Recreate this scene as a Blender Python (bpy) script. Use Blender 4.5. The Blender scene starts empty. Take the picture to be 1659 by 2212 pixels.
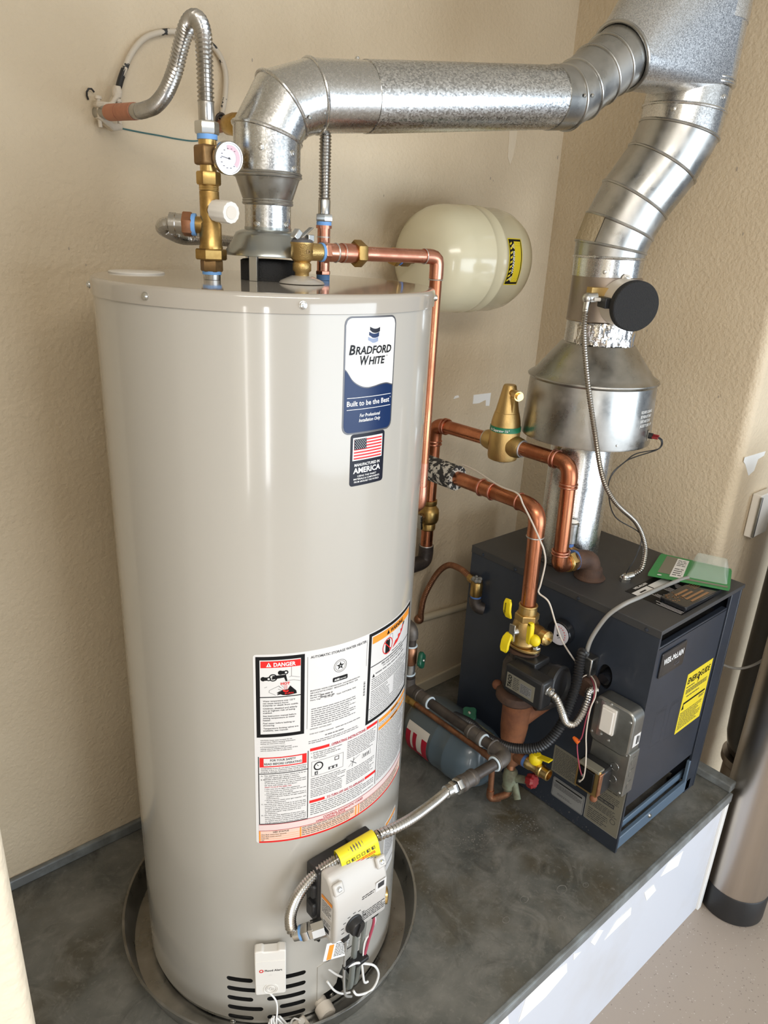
import bpy, bmesh, math, random
from mathutils import Vector, Matrix
random.seed(7)
S = bpy.context.scene
COL = S.collection
PI = math.pi

# ------------------------------------------------------------------ camera
cam = bpy.data.cameras.new('camera')
camo = bpy.data.objects.new('camera', cam); COL.objects.link(camo)
def look(pitch, roll, yaw, c):
    cp, sp, cy, sy = math.cos(pitch), math.sin(pitch), math.cos(yaw), math.sin(yaw)
    f = Vector((sy*cp, cy*cp, -sp)); r = Vector((cy, -sy, 0)); u = r.cross(f)
    r2 = math.cos(roll)*r + math.sin(roll)*u; u2 = -math.sin(roll)*r + math.cos(roll)*u
    return Matrix(((r2.x, u2.x, -f.x, c[0]), (r2.y, u2.y, -f.y, c[1]), (r2.z, u2.z, -f.z, c[2]), (0, 0, 0, 1)))
camo.matrix_world = look(0.3635, 0.0513, 0.7225, (-0.6838, -1.1020, 1.5201))
cam.sensor_fit = 'VERTICAL'; cam.sensor_height = 24.0
cam.lens = 1557.67/2212*24.0
cam.clip_start = 0.02
S.camera = camo

# ------------------------------------------------------------------ world, daylight through the garage door, exposure
W = bpy.data.worlds.new('daylight'); S.world = W; W.use_nodes = True
W.node_tree.nodes['Background'].inputs[0].default_value = (0.80, 0.88, 1.0, 1)
W.node_tree.nodes['Background'].inputs[1].default_value = 0.35
def area(name, loc, target, sx, sy, power, col):
    l = bpy.data.lights.new(name, 'AREA'); l.shape = 'RECTANGLE'; l.size = sx; l.size_y = sy
    l.energy = power; l.color = col
    o = bpy.data.objects.new(name, l); COL.objects.link(o)
    o.location = loc
    d = Vector(target)-Vector(loc)
    o.rotation_euler = d.to_track_quat('-Z', 'Y').to_euler()
    return o
area('garage_door_daylight', (1.5, -4.9, 0.70), (0.5, 0, 0.8), 4.4, 2.2, 215, (0.80, 0.90, 1.0))
area('side_streak_light', (-2.55, -3.9, 0.55), (0.0, 0, 0.9), 0.22, 1.7, 20, (0.95, 0.97, 1.0))  # added strip light behind the camera, for a tall highlight on the tank
area('narrow_streak_light', (-3.0, -2.9, 0.6), (0.0, 0, 0.9), 0.10, 1.6, 6, (1.0, 0.98, 0.95))  # further added strip light, gives the tank a thinner streak
area('overhead_fill', (-0.9, -1.7, 2.38), (-0.75, -1.2, 0.6), 1.9, 0.9, 74, (1.0, 0.95, 0.88))  # unseen overhead area light, added to brighten the upper wall
S.view_settings.view_transform = 'Standard'
S.view_settings.look = 'None'
S.view_settings.gamma = 1.0
S.view_settings.use_curve_mapping = False
S.view_settings.exposure = -0.2

# ------------------------------------------------------------------ geometry helpers
def V(*a): return Vector(a[0]) if len(a) == 1 else Vector(a)
def frame(d):
    d = V(d).normalized()
    a = Vector((0, 0, 1)) if abs(d.z) < 0.9 else Vector((1, 0, 0))
    x = a.cross(d).normalized(); y = d.cross(x)
    return x, y, d
def catmull(pts, step):
    P = [V(p) for p in pts]
    if len(P) < 3:
        L = (P[1]-P[0]).length; n = max(1, int(L/step)); return [P[0].lerp(P[1], i/n) for i in range(n+1)]
    Q = [P[0]*2-P[1]] + P + [P[-1]*2-P[-2]]
    out = []
    for i in range(1, len(Q)-2):
        a, b, c, d = Q[i-1:i+3]
        n = max(1, int((c-b).length/step))
        for k in range(n):
            t = k/n
            out.append(0.5*((2*b)+(c-a)*t+(2*a-5*b+4*c-d)*t*t+(3*b-a-3*c+d)*t**3))
    out.append(P[-1])
    return out
def even(pts, step):
    L = [0]
    for a, b in zip(pts, pts[1:]): L.append(L[-1]+(b-a).length)
    n = max(2, int(L[-1]/step)); out = []; j = 0
    for i in range(n+1):
        s = L[-1]*i/n
        while j < len(L)-2 and L[j+1] < s: j += 1
        t = (s-L[j])/max(1e-9, L[j+1]-L[j]); out.append(pts[j].lerp(pts[j+1], min(1, t)))
    return out, L[-1]

BASE = {}
class G:
    def __init__(s): s.v = []; s.f = []
    def add(s, v, f):
        o = len(s.v); s.v += [V(p) for p in v]; s.f += [[i+o for i in q] for q in f]; return s
    def box(s, lo, hi):
        x0, y0, z0 = lo; x1, y1, z1 = hi
        return s.add([(x0,y0,z0),(x1,y0,z0),(x1,y1,z0),(x0,y1,z0),(x0,y0,z1),(x1,y0,z1),(x1,y1,z1),(x0,y1,z1)],
                     [(0,3,2,1),(4,5,6,7),(0,1,5,4),(1,2,6,5),(2,3,7,6),(3,0,4,7)])
    def obox(s, c, ax, h):
        c = V(c); a, b, d = [V(q).normalized()*k for q, k in zip(ax, h)]
        g = G().box((-1,-1,-1), (1,1,1))
        return s.add([c+a*p.x+b*p.y+d*p.z for p in g.v], g.f)
    def rings(s, R, caps=True, closed=False):
        n = len(R[0]); o = len(s.v)
        for r in R: s.v += [V(p) for p in r]
        m = len(R)
        for i in range(m if closed else m-1):
            j = (i+1) % m
            for k in range(n):
                l = (k+1) % n
                s.f.append([o+i*n+k, o+i*n+l, o+j*n+l, o+j*n+k])
        if caps and not closed:
            s.f.append([o+k for k in reversed(range(n))]); s.f.append([o+(m-1)*n+k for k in range(n)])
        return s
    def cyl(s, p0, p1, r0, r1=None, n=24, caps=True, ph=0):
        p0, p1 = V(p0), V(p1); r1 = r0 if r1 is None else r1
        x, y, d = frame(p1-p0)
        return s.rings([[p+(x*math.cos(ph+2*PI*k/n)+y*math.sin(ph+2*PI*k/n))*r for k in range(n)] for p, r in ((p0, r0), (p1, r1))], caps)
    def lathe(s, prof, o=(0,0,0), d=(0,0,1), n=40, caps=True):
        o = V(o); x, y, d = frame(d)
        return s.rings([[o+d*z+(x*math.cos(2*PI*k/n)+y*math.sin(2*PI*k/n))*max(r, 1e-5) for k in range(n)] for r, z in prof], caps)
    def hexa(s, p0, p1, r, ph=0.3):
        p0, p1 = V(p0), V(p1); d = (p1-p0); e = d*0.12
        x, y, dd = frame(d)
        R = []
        for p, k in ((p0, .93), (p0+e, 1), (p1-e, 1), (p1, .93)):
            R.append([p+(x*math.cos(ph+PI*i/3)+y*math.sin(ph+PI*i/3))*r*k for i in range(6)])
        return s.rings(R)
    def tube(s, pts, r, n=14, step=0.006, pitch=None, amp=0.1, smooth=True, caps=True, rf=None):
        P = catmull(pts, min(step, 0.004)) if smooth else [V(p) for p in pts]
        if pitch: step = pitch/4
        if smooth: P, L = even(P, step)
        x, y, d = frame(P[1]-P[0]); R = []; acc = 0
        for i, p in enumerate(P):
            t = (P[min(i+1, len(P)-1)]-P[max(i-1, 0)]).normalized()
            x = (x-t*x.dot(t)).normalized(); y = t.cross(x)
            if i: acc += (P[i]-P[i-1]).length
            rr = r if not rf else rf(acc)
            if pitch: rr *= 1+amp*(1 if i % 4 == 1 else -1 if i % 4 == 3 else 0)
            R.append([p+(x*math.cos(2*PI*k/n)+y*math.sin(2*PI*k/n))*rr for k in range(n)])
        return s.rings(R, caps)
    def loop(s, pts, r, n=8):
        P = [V(p) for p in pts]; m = len(P); R = []
        c = sum(P, Vector())/m
        nrm = (P[0]-c).cross(P[m//4]-c).normalized()
        for i, p in enumerate(P):
            t = (P[(i+1) % m]-P[i-1]).normalized(); o = t.cross(nrm).normalized()
            R.append([p+(o*math.cos(2*PI*k/n)+nrm*math.sin(2*PI*k/n))*r for k in range(n)])
        return s.rings(R, closed=True)
    def torus(s, c, d, R, r, n=40, m=8):
        x, y, d = frame(d); c = V(c)
        return s.loop([c+(x*math.cos(2*PI*k/n)+y*math.sin(2*PI*k/n))*R for k in range(n)], r, m)
    def prism(s, poly, o, ex, ey, h):
        """2D outline (counter-clockwise seen from +normal) in the frame o,ex,ey, pushed out by h along ex x ey"""
        o, ex, ey = V(o), V(ex).normalized(), V(ey).normalized(); nz = ex.cross(ey)
        n = len(poly); a = [o+ex*u+ey*v for u, v in poly]; b = [p+nz*h for p in a]
        return s.add(a+b, [list(reversed(range(n))), [n+i for i in range(n)]]+[[i, (i+1) % n, n+(i+1) % n, n+i] for i in range(n)])
    def sph(s, c, r, n=14, sc=(1,1,1)):
        c = V(c)
        R = []
        for i in range(1, n//2+1):
            a = PI*i/(n//2+1)
            R.append([c+Vector((r*sc[0]*math.sin(a)*math.cos(2*PI*k/n), r*sc[1]*math.sin(a)*math.sin(2*PI*k/n), -r*sc[2]*math.cos(a))) for k in range(n)])
        return s.rings(R)
    def build(s, name, mat, parent=None, smooth=True, bevel=0, seg=2, ang=35, base=None):
        b = V(base) if base is not None else (BASE[parent] if parent else Vector())
        me = bpy.data.meshes.new(name)
        me.from_pydata([p-b for p in s.v], [], s.f); me.update()
        bm = bmesh.new(); bm.from_mesh(me); bmesh.ops.recalc_face_normals(bm, faces=bm.faces); bm.to_mesh(me); bm.free()
        o = bpy.data.objects.new(name, me); COL.objects.link(o)
        if mat: me.materials.append(M[mat])
        if parent: o.parent = parent
        else: o.location = b
        BASE[o] = b
        if smooth:
            for p in me.polygons: p.use_smooth = True
            me.set_sharp_from_angle(angle=math.radians(ang))
        if bevel:
            m = o.modifiers.new('bevel', 'BEVEL'); m.width = bevel; m.segments = seg; m.limit_method = 'ANGLE'; m.angle_limit = math.radians(40)
        return o
def tag(o, label, cat, group=None, kind=None):
    if label: o['label'] = label
    if cat: o['category'] = cat
    if group: o['group'] = group
    if kind: o['kind'] = kind
    return o
def thing(name, label, cat, loc, group=None):
    o = bpy.data.objects.new(name, None); COL.objects.link(o); o.location = loc; o.empty_display_size = 0.05
    BASE[o] = V(loc)
    return tag(o, label, cat, group)
def struct(o): o['kind'] = 'structure'; return o
def rrect(w, h, r, n=5, x0=0, y0=0):
    P = []
    for cx, cy, a in ((w-r, r, -90), (w-r, h-r, 0), (r, h-r, 90), (r, r, 180)):
        for k in range(n+1):
            t = math.radians(a+90*k/n); P.append((x0+cx+r*math.cos(t), y0+cy+r*math.sin(t)))
    return P
def circ(r, n=24, x0=0, y0=0): return [(x0+r*math.cos(2*PI*k/n), y0+r*math.sin(2*PI*k/n)) for k in range(n)]
def screw(parent, p, d, r=0.006, mat='zinc', slot=True, name='screw'):
    p, d = V(p), V(d).normalized()
    g = G().lathe([(r*1.15, 0), (r*1.15, r*.2), (r, r*.25), (r*.85, r*.75), (r*.4, r*.9)], p, d, 12)
    if slot:
        x, y, _ = frame(d); g.obox(p+d*r*.9, (x, y, d), (r*.7, r*.12, r*.08))
    return g.build(name, mat, parent)

# ------------------------------------------------------------------ procedural materials
M = {}
def mat(name, col, rough=0.5, metal=0.0, col2=None, nscale=8, ndet=4, lo=0.4, hi=0.65, bump=0, bscale=60, rough2=None, voro=0, coat=0, spec=0.5, emit=0, stretch=None, alpha=1, trans=0, col3=None, n3=3):
    m = bpy.data.materials.new(name); m.use_nodes = True; M[name] = m
    nt = m.node_tree; b = nt.nodes['Principled BSDF']; N = nt.nodes.new; Lk = nt.links.new
    b.inputs['Base Color'].default_value = (*col, 1); b.inputs['Roughness'].default_value = rough; b.inputs['Metallic'].default_value = metal
    b.inputs['Specular IOR Level'].default_value = spec
    if coat: b.inputs['Coat Weight'].default_value = coat; b.inputs['Coat Roughness'].default_value = 0.06
    if trans: b.inputs['Transmission Weight'].default_value = trans
    if alpha < 1: b.inputs['Alpha'].default_value = alpha
    if emit: b.inputs['Emission Color'].default_value = (*col, 1); b.inputs['Emission Strength'].default_value = emit
    tc = N('ShaderNodeTexCoord'); src = tc.outputs['Object']
    if stretch:
        mp = N('ShaderNodeMapping'); mp.inputs['Scale'].default_value = stretch; Lk(src, mp.inputs[0]); src = mp.outputs[0]
    fac = None
    if voro:
        t = N('ShaderNodeTexVoronoi'); t.inputs['Scale'].default_value = voro; Lk(src, t.inputs['Vector'])
        sep = N('ShaderNodeSeparateColor'); Lk(t.outputs['Color'], sep.inputs[0]); fac = sep.outputs[0]
    elif col2 or rough2 is not None:
        t = N('ShaderNodeTexNoise'); t.inputs['Scale'].default_value = nscale; t.inputs['Detail'].default_value = ndet; t.inputs['Roughness'].default_value = 0.6; Lk(src, t.inputs['Vector'])
        mr = N('ShaderNodeMapRange'); mr.inputs['From Min'].default_value = lo; mr.inputs['From Max'].default_value = hi; Lk(t.outputs['Fac'], mr.inputs['Value']); fac = mr.outputs[0]
    if fac is not None and col2:
        mx = N('ShaderNodeMix'); mx.data_type = 'RGBA'; mx.inputs['A'].default_value = (*col, 1); mx.inputs['B'].default_value = (*col2, 1); Lk(fac, mx.inputs['Factor'])
        out = mx.outputs['Result']
        if col3:
            t3 = N('ShaderNodeTexNoise'); t3.inputs['Scale'].default_value = n3; t3.inputs['Detail'].default_value = 5; Lk(src, t3.inputs['Vector'])
            m3 = N('ShaderNodeMapRange'); m3.inputs['From Min'].default_value = 0.5; m3.inputs['From Max'].default_value = 0.68; Lk(t3.outputs['Fac'], m3.inputs['Value'])
            mx3 = N('ShaderNodeMix'); mx3.data_type = 'RGBA'; Lk(out, mx3.inputs['A']); mx3.inputs['B'].default_value = (*col3, 1); Lk(m3.outputs[0], mx3.inputs['Factor']); out = mx3.outputs['Result']
        Lk(out, b.inputs['Base Color'])
    if fac is not None and rough2 is not None:
        mr2 = N('ShaderNodeMapRange'); mr2.inputs['To Min'].default_value = rough; mr2.inputs['To Max'].default_value = rough2; Lk(fac, mr2.inputs['Value']); Lk(mr2.outputs[0], b.inputs['Roughness'])
    if bump:
        t = N('ShaderNodeTexNoise'); t.inputs['Scale'].default_value = bscale; t.inputs['Detail'].default_value = 3; Lk(tc.outputs['Object'], t.inputs['Vector'])
        bp = N('ShaderNodeBump'); bp.inputs['Strength'].default_value = bump; bp.inputs['Distance'].default_value = 0.004; Lk(t.outputs['Fac'], bp.inputs['Height']); Lk(bp.outputs[0], b.inputs['Normal'])
    return m
mat('wall', (0.68, 0.565, 0.405), 0.62, col2=(0.63, 0.515, 0.36), nscale=2.2, bump=0.75, bscale=105)
mat('wall_cream', (0.74, 0.64, 0.49), 0.6, bump=0.8, bscale=60)
mat('ceiling_paint', (0.78, 0.74, 0.66), 0.8)
mat('riser_paint', (0.63, 0.65, 0.71), 0.5, col2=(0.57, 0.565, 0.58), nscale=3, lo=0.5, hi=0.8, bump=0.1, bscale=30)
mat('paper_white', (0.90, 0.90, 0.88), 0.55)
mat('concrete', (0.092, 0.095, 0.086), 0.30, col2=(0.185, 0.180, 0.160), nscale=6.5, ndet=11, lo=0.38, hi=0.66, rough2=0.5, col3=(0.085, 0.070, 0.044), n3=4.0, bump=0.12, bscale=40)
mat('stain_pale', (0.26, 0.25, 0.225), 0.7, col2=(0.16, 0.155, 0.14), nscale=40, lo=0.35, hi=0.6)
mat('edge_grey', (0.155, 0.162, 0.160), 0.42, col2=(0.27, 0.30, 0.31), nscale=12, lo=0.45, hi=0.7)
mat('epoxy', (0.41, 0.345, 0.29), 0.35, col2=(0.44, 0.375, 0.32), nscale=30)
mat('jacket', (0.455, 0.43, 0.385), 0.16, coat=0.35, bump=0.012, bscale=9)
mat('jacket_top', (0.42, 0.385, 0.335), 0.10, coat=0.6)
mat('galv', (0.56, 0.565, 0.56), 0.20, 1.0, col2=(0.66, 0.66, 0.65), voro=420, rough2=0.30, bump=0.03, bscale=60)
mat('galv_spangle', (0.40, 0.41, 0.415), 0.22, 1.0, col2=(0.76, 0.76, 0.75), voro=430, rough2=0.38, bump=0.05, bscale=150, stretch=(0.7, 1, 1))
mat('galv_fine', (0.50, 0.51, 0.52), 0.22, 1.0, col2=(0.74, 0.74, 0.74), voro=620, rough2=0.40, bump=0.03, bscale=150)
mat('galv_dull', (0.38, 0.38, 0.365), 0.26, 1.0, col2=(0.50, 0.49, 0.465), nscale=14, rough2=0.45, bump=0.05, bscale=30)
mat('galv_warm', (0.34, 0.29, 0.25), 0.38, 1.0, col2=(0.42, 0.36, 0.31), nscale=10, rough2=0.5)
mat('galv_grey', (0.36, 0.38, 0.37), 0.28, 0.9, coat=0.2)
mat('foil', (0.85, 0.84, 0.82), 0.12, 1.0, bump=1.0, bscale=45)
mat('mastic', (0.42, 0.34, 0.22), 0.9, bump=1.0, bscale=140)
mat('zinc', (0.62, 0.62, 0.60), 0.28, 1.0)
mat('stainless', (0.55, 0.53, 0.50), 0.22, 1.0, col2=(0.45, 0.43, 0.40), nscale=20, rough2=0.32)
mat('stainless_brushed', (0.62, 0.56, 0.50), 0.34, 1.0, col2=(0.54, 0.49, 0.44), nscale=12, stretch=(1, 1, 0.05))
mat('copper', (0.56, 0.225, 0.12), 0.24, 1.0, col2=(0.40, 0.14, 0.07), nscale=16, rough2=0.38, stretch=(1, 1, 0.5))
mat('copper_bright', (0.68, 0.32, 0.22), 0.27, 1.0, col2=(0.52, 0.215, 0.14), nscale=22, rough2=0.4)
mat('copper_old', (0.42, 0.20, 0.11), 0.42, 0.9, col2=(0.24, 0.12, 0.07), nscale=24, rough2=0.6)
mat('copper_paint', (0.52, 0.22, 0.13), 0.6, 0.1, col2=(0.42, 0.17, 0.10), nscale=30)
mat('brass', (0.50, 0.33, 0.115), 0.33, 1.0, col2=(0.30, 0.18, 0.06), nscale=28, rough2=0.5)
mat('brass_bright', (0.74, 0.52, 0.21), 0.28, 1.0, col2=(0.60, 0.40, 0.15), nscale=30)
mat('brass_gold', (0.56, 0.385, 0.155), 0.42, 1.0, bump=0.15, bscale=500)
mat('brass_dark', (0.22, 0.135, 0.06), 0.45, 0.9, col2=(0.33, 0.20, 0.09), nscale=40, rough2=0.6)
mat('iron_black', (0.055, 0.045, 0.04), 0.42, 0.5, col2=(0.09, 0.075, 0.065), nscale=30)
mat('iron_fitting', (0.11, 0.095, 0.085), 0.5, 0.6, col2=(0.16, 0.14, 0.12), nscale=40)
mat('rust', (0.25, 0.095, 0.04), 0.75, 0.1, col2=(0.16, 0.06, 0.03), nscale=18, bump=0.3, bscale=90)
mat('rust_dark', (0.105, 0.055, 0.035), 0.7, 0.2, col2=(0.06, 0.035, 0.025), nscale=22, bump=0.3, bscale=80)
mat('patina', (0.20, 0.22, 0.15), 0.75, 0.3, col2=(0.13, 0.12, 0.08), nscale=40)
mat('solder', (0.55, 0.54, 0.52), 0.4, 0.9)
mat('stamp', (0.80, 0.79, 0.76), 0.5, 0.3)
mat('blue_tape', (0.16, 0.36, 0.72), 0.55)
mat('blue_tape_dark', (0.07, 0.15, 0.38), 0.55)
mat('sealant', (0.55, 0.64, 0.70), 0.6)
mat('white_plastic', (0.78, 0.75, 0.70), 0.42)
mat('white_warm', (0.72, 0.66, 0.58), 0.4)
mat('cream_paint', (0.56, 0.49, 0.36), 0.5)
mat('exp_tank', (0.63, 0.575, 0.40), 0.20, coat=0.3)
mat('boiler', (0.027, 0.034, 0.049), 0.36, col2=(0.022, 0.028, 0.040), nscale=6, coat=0.1)
mat('boiler_top', (0.048, 0.048, 0.050), 0.5, col2=(0.040, 0.040, 0.042), nscale=5)
mat('boiler_sky_sheen', (0.10, 0.145, 0.20), 0.35)  # sky reflection on the base rails put into a lighter blue
mat('blue_tank', (0.085, 0.115, 0.135), 0.3, coat=0.3)
mat('black', (0.012, 0.012, 0.012), 0.5)
mat('black_gloss', (0.012, 0.013, 0.016), 0.15, coat=0.3)
mat('black_matte', (0.020, 0.020, 0.021), 0.85, bump=0.6, bscale=420)
mat('black_plastic', (0.017, 0.017, 0.018), 0.4)
mat('dark_void', (0.004, 0.004, 0.004), 0.9)  # near-black colour standing for the shade inside slots and holes
mat('foam_black', (0.03, 0.029, 0.028), 0.9, col2=(0.55, 0.52, 0.46), nscale=75, lo=0.50, hi=0.53, bump=0.4, bscale=120)
mat('grey_plastic', (0.56, 0.535, 0.50), 0.38)
mat('grey_cable', (0.30, 0.29, 0.27), 0.5)
mat('grey_metal', (0.32, 0.325, 0.31), 0.33, 0.85, col2=(0.24, 0.24, 0.225), nscale=12)
mat('alu_tube', (0.30, 0.32, 0.30), 0.4, 0.5)
mat('conduit_grey', (0.36, 0.33, 0.29), 0.32, 1.0)
mat('yellow', (0.80, 0.62, 0.01), 0.42)
mat('yellow_label', (0.74, 0.58, 0.02), 0.5)
mat('yellow_tag', (0.86, 0.74, 0.02), 0.45)
mat('green_handle', (0.008, 0.085, 0.045), 0.45)
mat('green_card', (0.03, 0.28, 0.08), 0.4)
mat('green_band', (0.01, 0.19, 0.09), 0.4)
mat('red_plastic', (0.22, 0.012, 0.015), 0.45)
mat('red_wire', (0.40, 0.06, 0.10), 0.5)
mat('orange', (0.85, 0.16, 0.02), 0.45)
mat('white_wire', (0.62, 0.55, 0.47), 0.5)
mat('cable_painted', (0.60, 0.53, 0.43), 0.6, col2=(0.035, 0.035, 0.035), nscale=38, lo=0.585, hi=0.60)
mat('teal', (0.06, 0.15, 0.15), 0.6)
mat('plaster', (0.66, 0.58, 0.47), 0.8, bump=0.9, bscale=90)
mat('ink_black', (0.005, 0.005, 0.006), 0.45, spec=0.25)
mat('ink_text', (0.035, 0.035, 0.038), 0.5)
mat('ink_red', (0.72, 0.012, 0.012), 0.4)
mat('ink_crimson', (0.42, 0.012, 0.035), 0.4)
mat('ink_orange', (0.85, 0.30, 0.03), 0.4)
mat('ink_peach', (0.80, 0.57, 0.46), 0.45)
mat('ink_pink', (0.76, 0.60, 0.57), 0.45)
mat('ink_navy', (0.004, 0.022, 0.090), 0.3, spec=0.3)
mat('ink_dark_navy', (0.004, 0.005, 0.015), 0.35, spec=0.3)
mat('ink_steel', (0.10, 0.10, 0.11), 0.3, 0.2)
mat('ink_soft', (0.16, 0.155, 0.155), 0.5)
mat('ink_midblue', (0.05, 0.09, 0.25), 0.35)
mat('ink_paleblue', (0.25, 0.31, 0.45), 0.35)
mat('ink_white', (0.86, 0.85, 0.83), 0.4)
mat('ink_brown', (0.33, 0.17, 0.075), 0.45)
mat('label_white', (0.72, 0.705, 0.69), 0.28, coat=0.2)
mat('label_tan', (0.25, 0.235, 0.185), 0.4, 0.3)
mat('label_silver', (0.38, 0.385, 0.385), 0.4, 0.4)
mat('label_grey', (0.22, 0.22, 0.22), 0.4)
mat('clear_plastic', (0.85, 0.9, 0.86), 0.12, alpha=0.28)
mat('tan_smudge', (0.40, 0.34, 0.27), 0.8)
mat('dial_face', (0.70, 0.69, 0.76), 0.3)
mat('dial_pink', (0.72, 0.45, 0.52), 0.35)
# pale scuffs and fine grit on the concrete
nt = M['concrete'].node_tree; b = nt.nodes['Principled BSDF']; old = b.inputs['Base Color'].links[0].from_socket
tc = nt.nodes.new('ShaderNodeTexCoord')
for sc_, det, dist, lo_, hi_, amt, colr in ((9, 12, 1.6, 0.50, 0.74, 0.75, (0.235, 0.225, 0.20, 1)), (70, 6, 0.4, 0.56, 0.72, 0.55, (0.25, 0.24, 0.215, 1)), (5, 10, 2.2, 0.54, 0.70, 0.6, (0.045, 0.043, 0.036, 1))):
    t = nt.nodes.new('ShaderNodeTexNoise'); t.inputs['Scale'].default_value = sc_; t.inputs['Detail'].default_value = det; t.inputs['Roughness'].default_value = 0.68; t.inputs['Distortion'].default_value = dist
    nt.links.new(tc.outputs['Object'], t.inputs['Vector'])
    mr = nt.nodes.new('ShaderNodeMapRange'); mr.inputs['From Min'].default_value = lo_; mr.inputs['From Max'].default_value = hi_; mr.inputs['To Max'].default_value = amt; nt.links.new(t.outputs['Fac'], mr.inputs['Value'])
    mx = nt.nodes.new('ShaderNodeMix'); mx.data_type = 'RGBA'; nt.links.new(old, mx.inputs['A']); mx.inputs['B'].default_value = colr; nt.links.new(mr.outputs[0], mx.inputs['Factor']); old = mx.outputs['Result']
nt.links.new(old, b.inputs['Base Color'])
# speckled epoxy flakes
nt = M['epoxy'].node_tree; b = nt.nodes['Principled BSDF']
t = nt.nodes.new('ShaderNodeTexVoronoi'); t.inputs['Scale'].default_value = 190
tc = nt.nodes.new('ShaderNodeTexCoord'); nt.links.new(tc.outputs['Object'], t.inputs['Vector'])
cr = nt.nodes.new('ShaderNodeValToRGB'); cr.color_ramp.interpolation = 'CONSTANT'
sp = nt.nodes.new('ShaderNodeSeparateColor'); nt.links.new(t.outputs['Color'], sp.inputs[0]); nt.links.new(sp.outputs[0], cr.inputs[0])
e = cr.color_ramp.elements; e[0].position = 0; e[0].color = (0.40, 0.335, 0.28, 1); e[1].position = 0.90; e[1].color = (0.24, 0.20, 0.17, 1)
q = e.new(0.95); q.color = (0.52, 0.46, 0.41, 1)
d = nt.nodes.new('ShaderNodeMath'); d.operation = 'LESS_THAN'; d.inputs[1].default_value = 0.35; nt.links.new(t.outputs['Distance'], d.inputs[0])
mx = nt.nodes.new('ShaderNodeMix'); mx.data_type = 'RGBA'; mx.inputs['A'].default_value = (0.40, 0.335, 0.28, 1)
nt.links.new(cr.outputs[0], mx.inputs['B']); nt.links.new(d.outputs[0], mx.inputs['Factor']); nt.links.new(mx.outputs['Result'], b.inputs['Base Color'])

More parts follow.
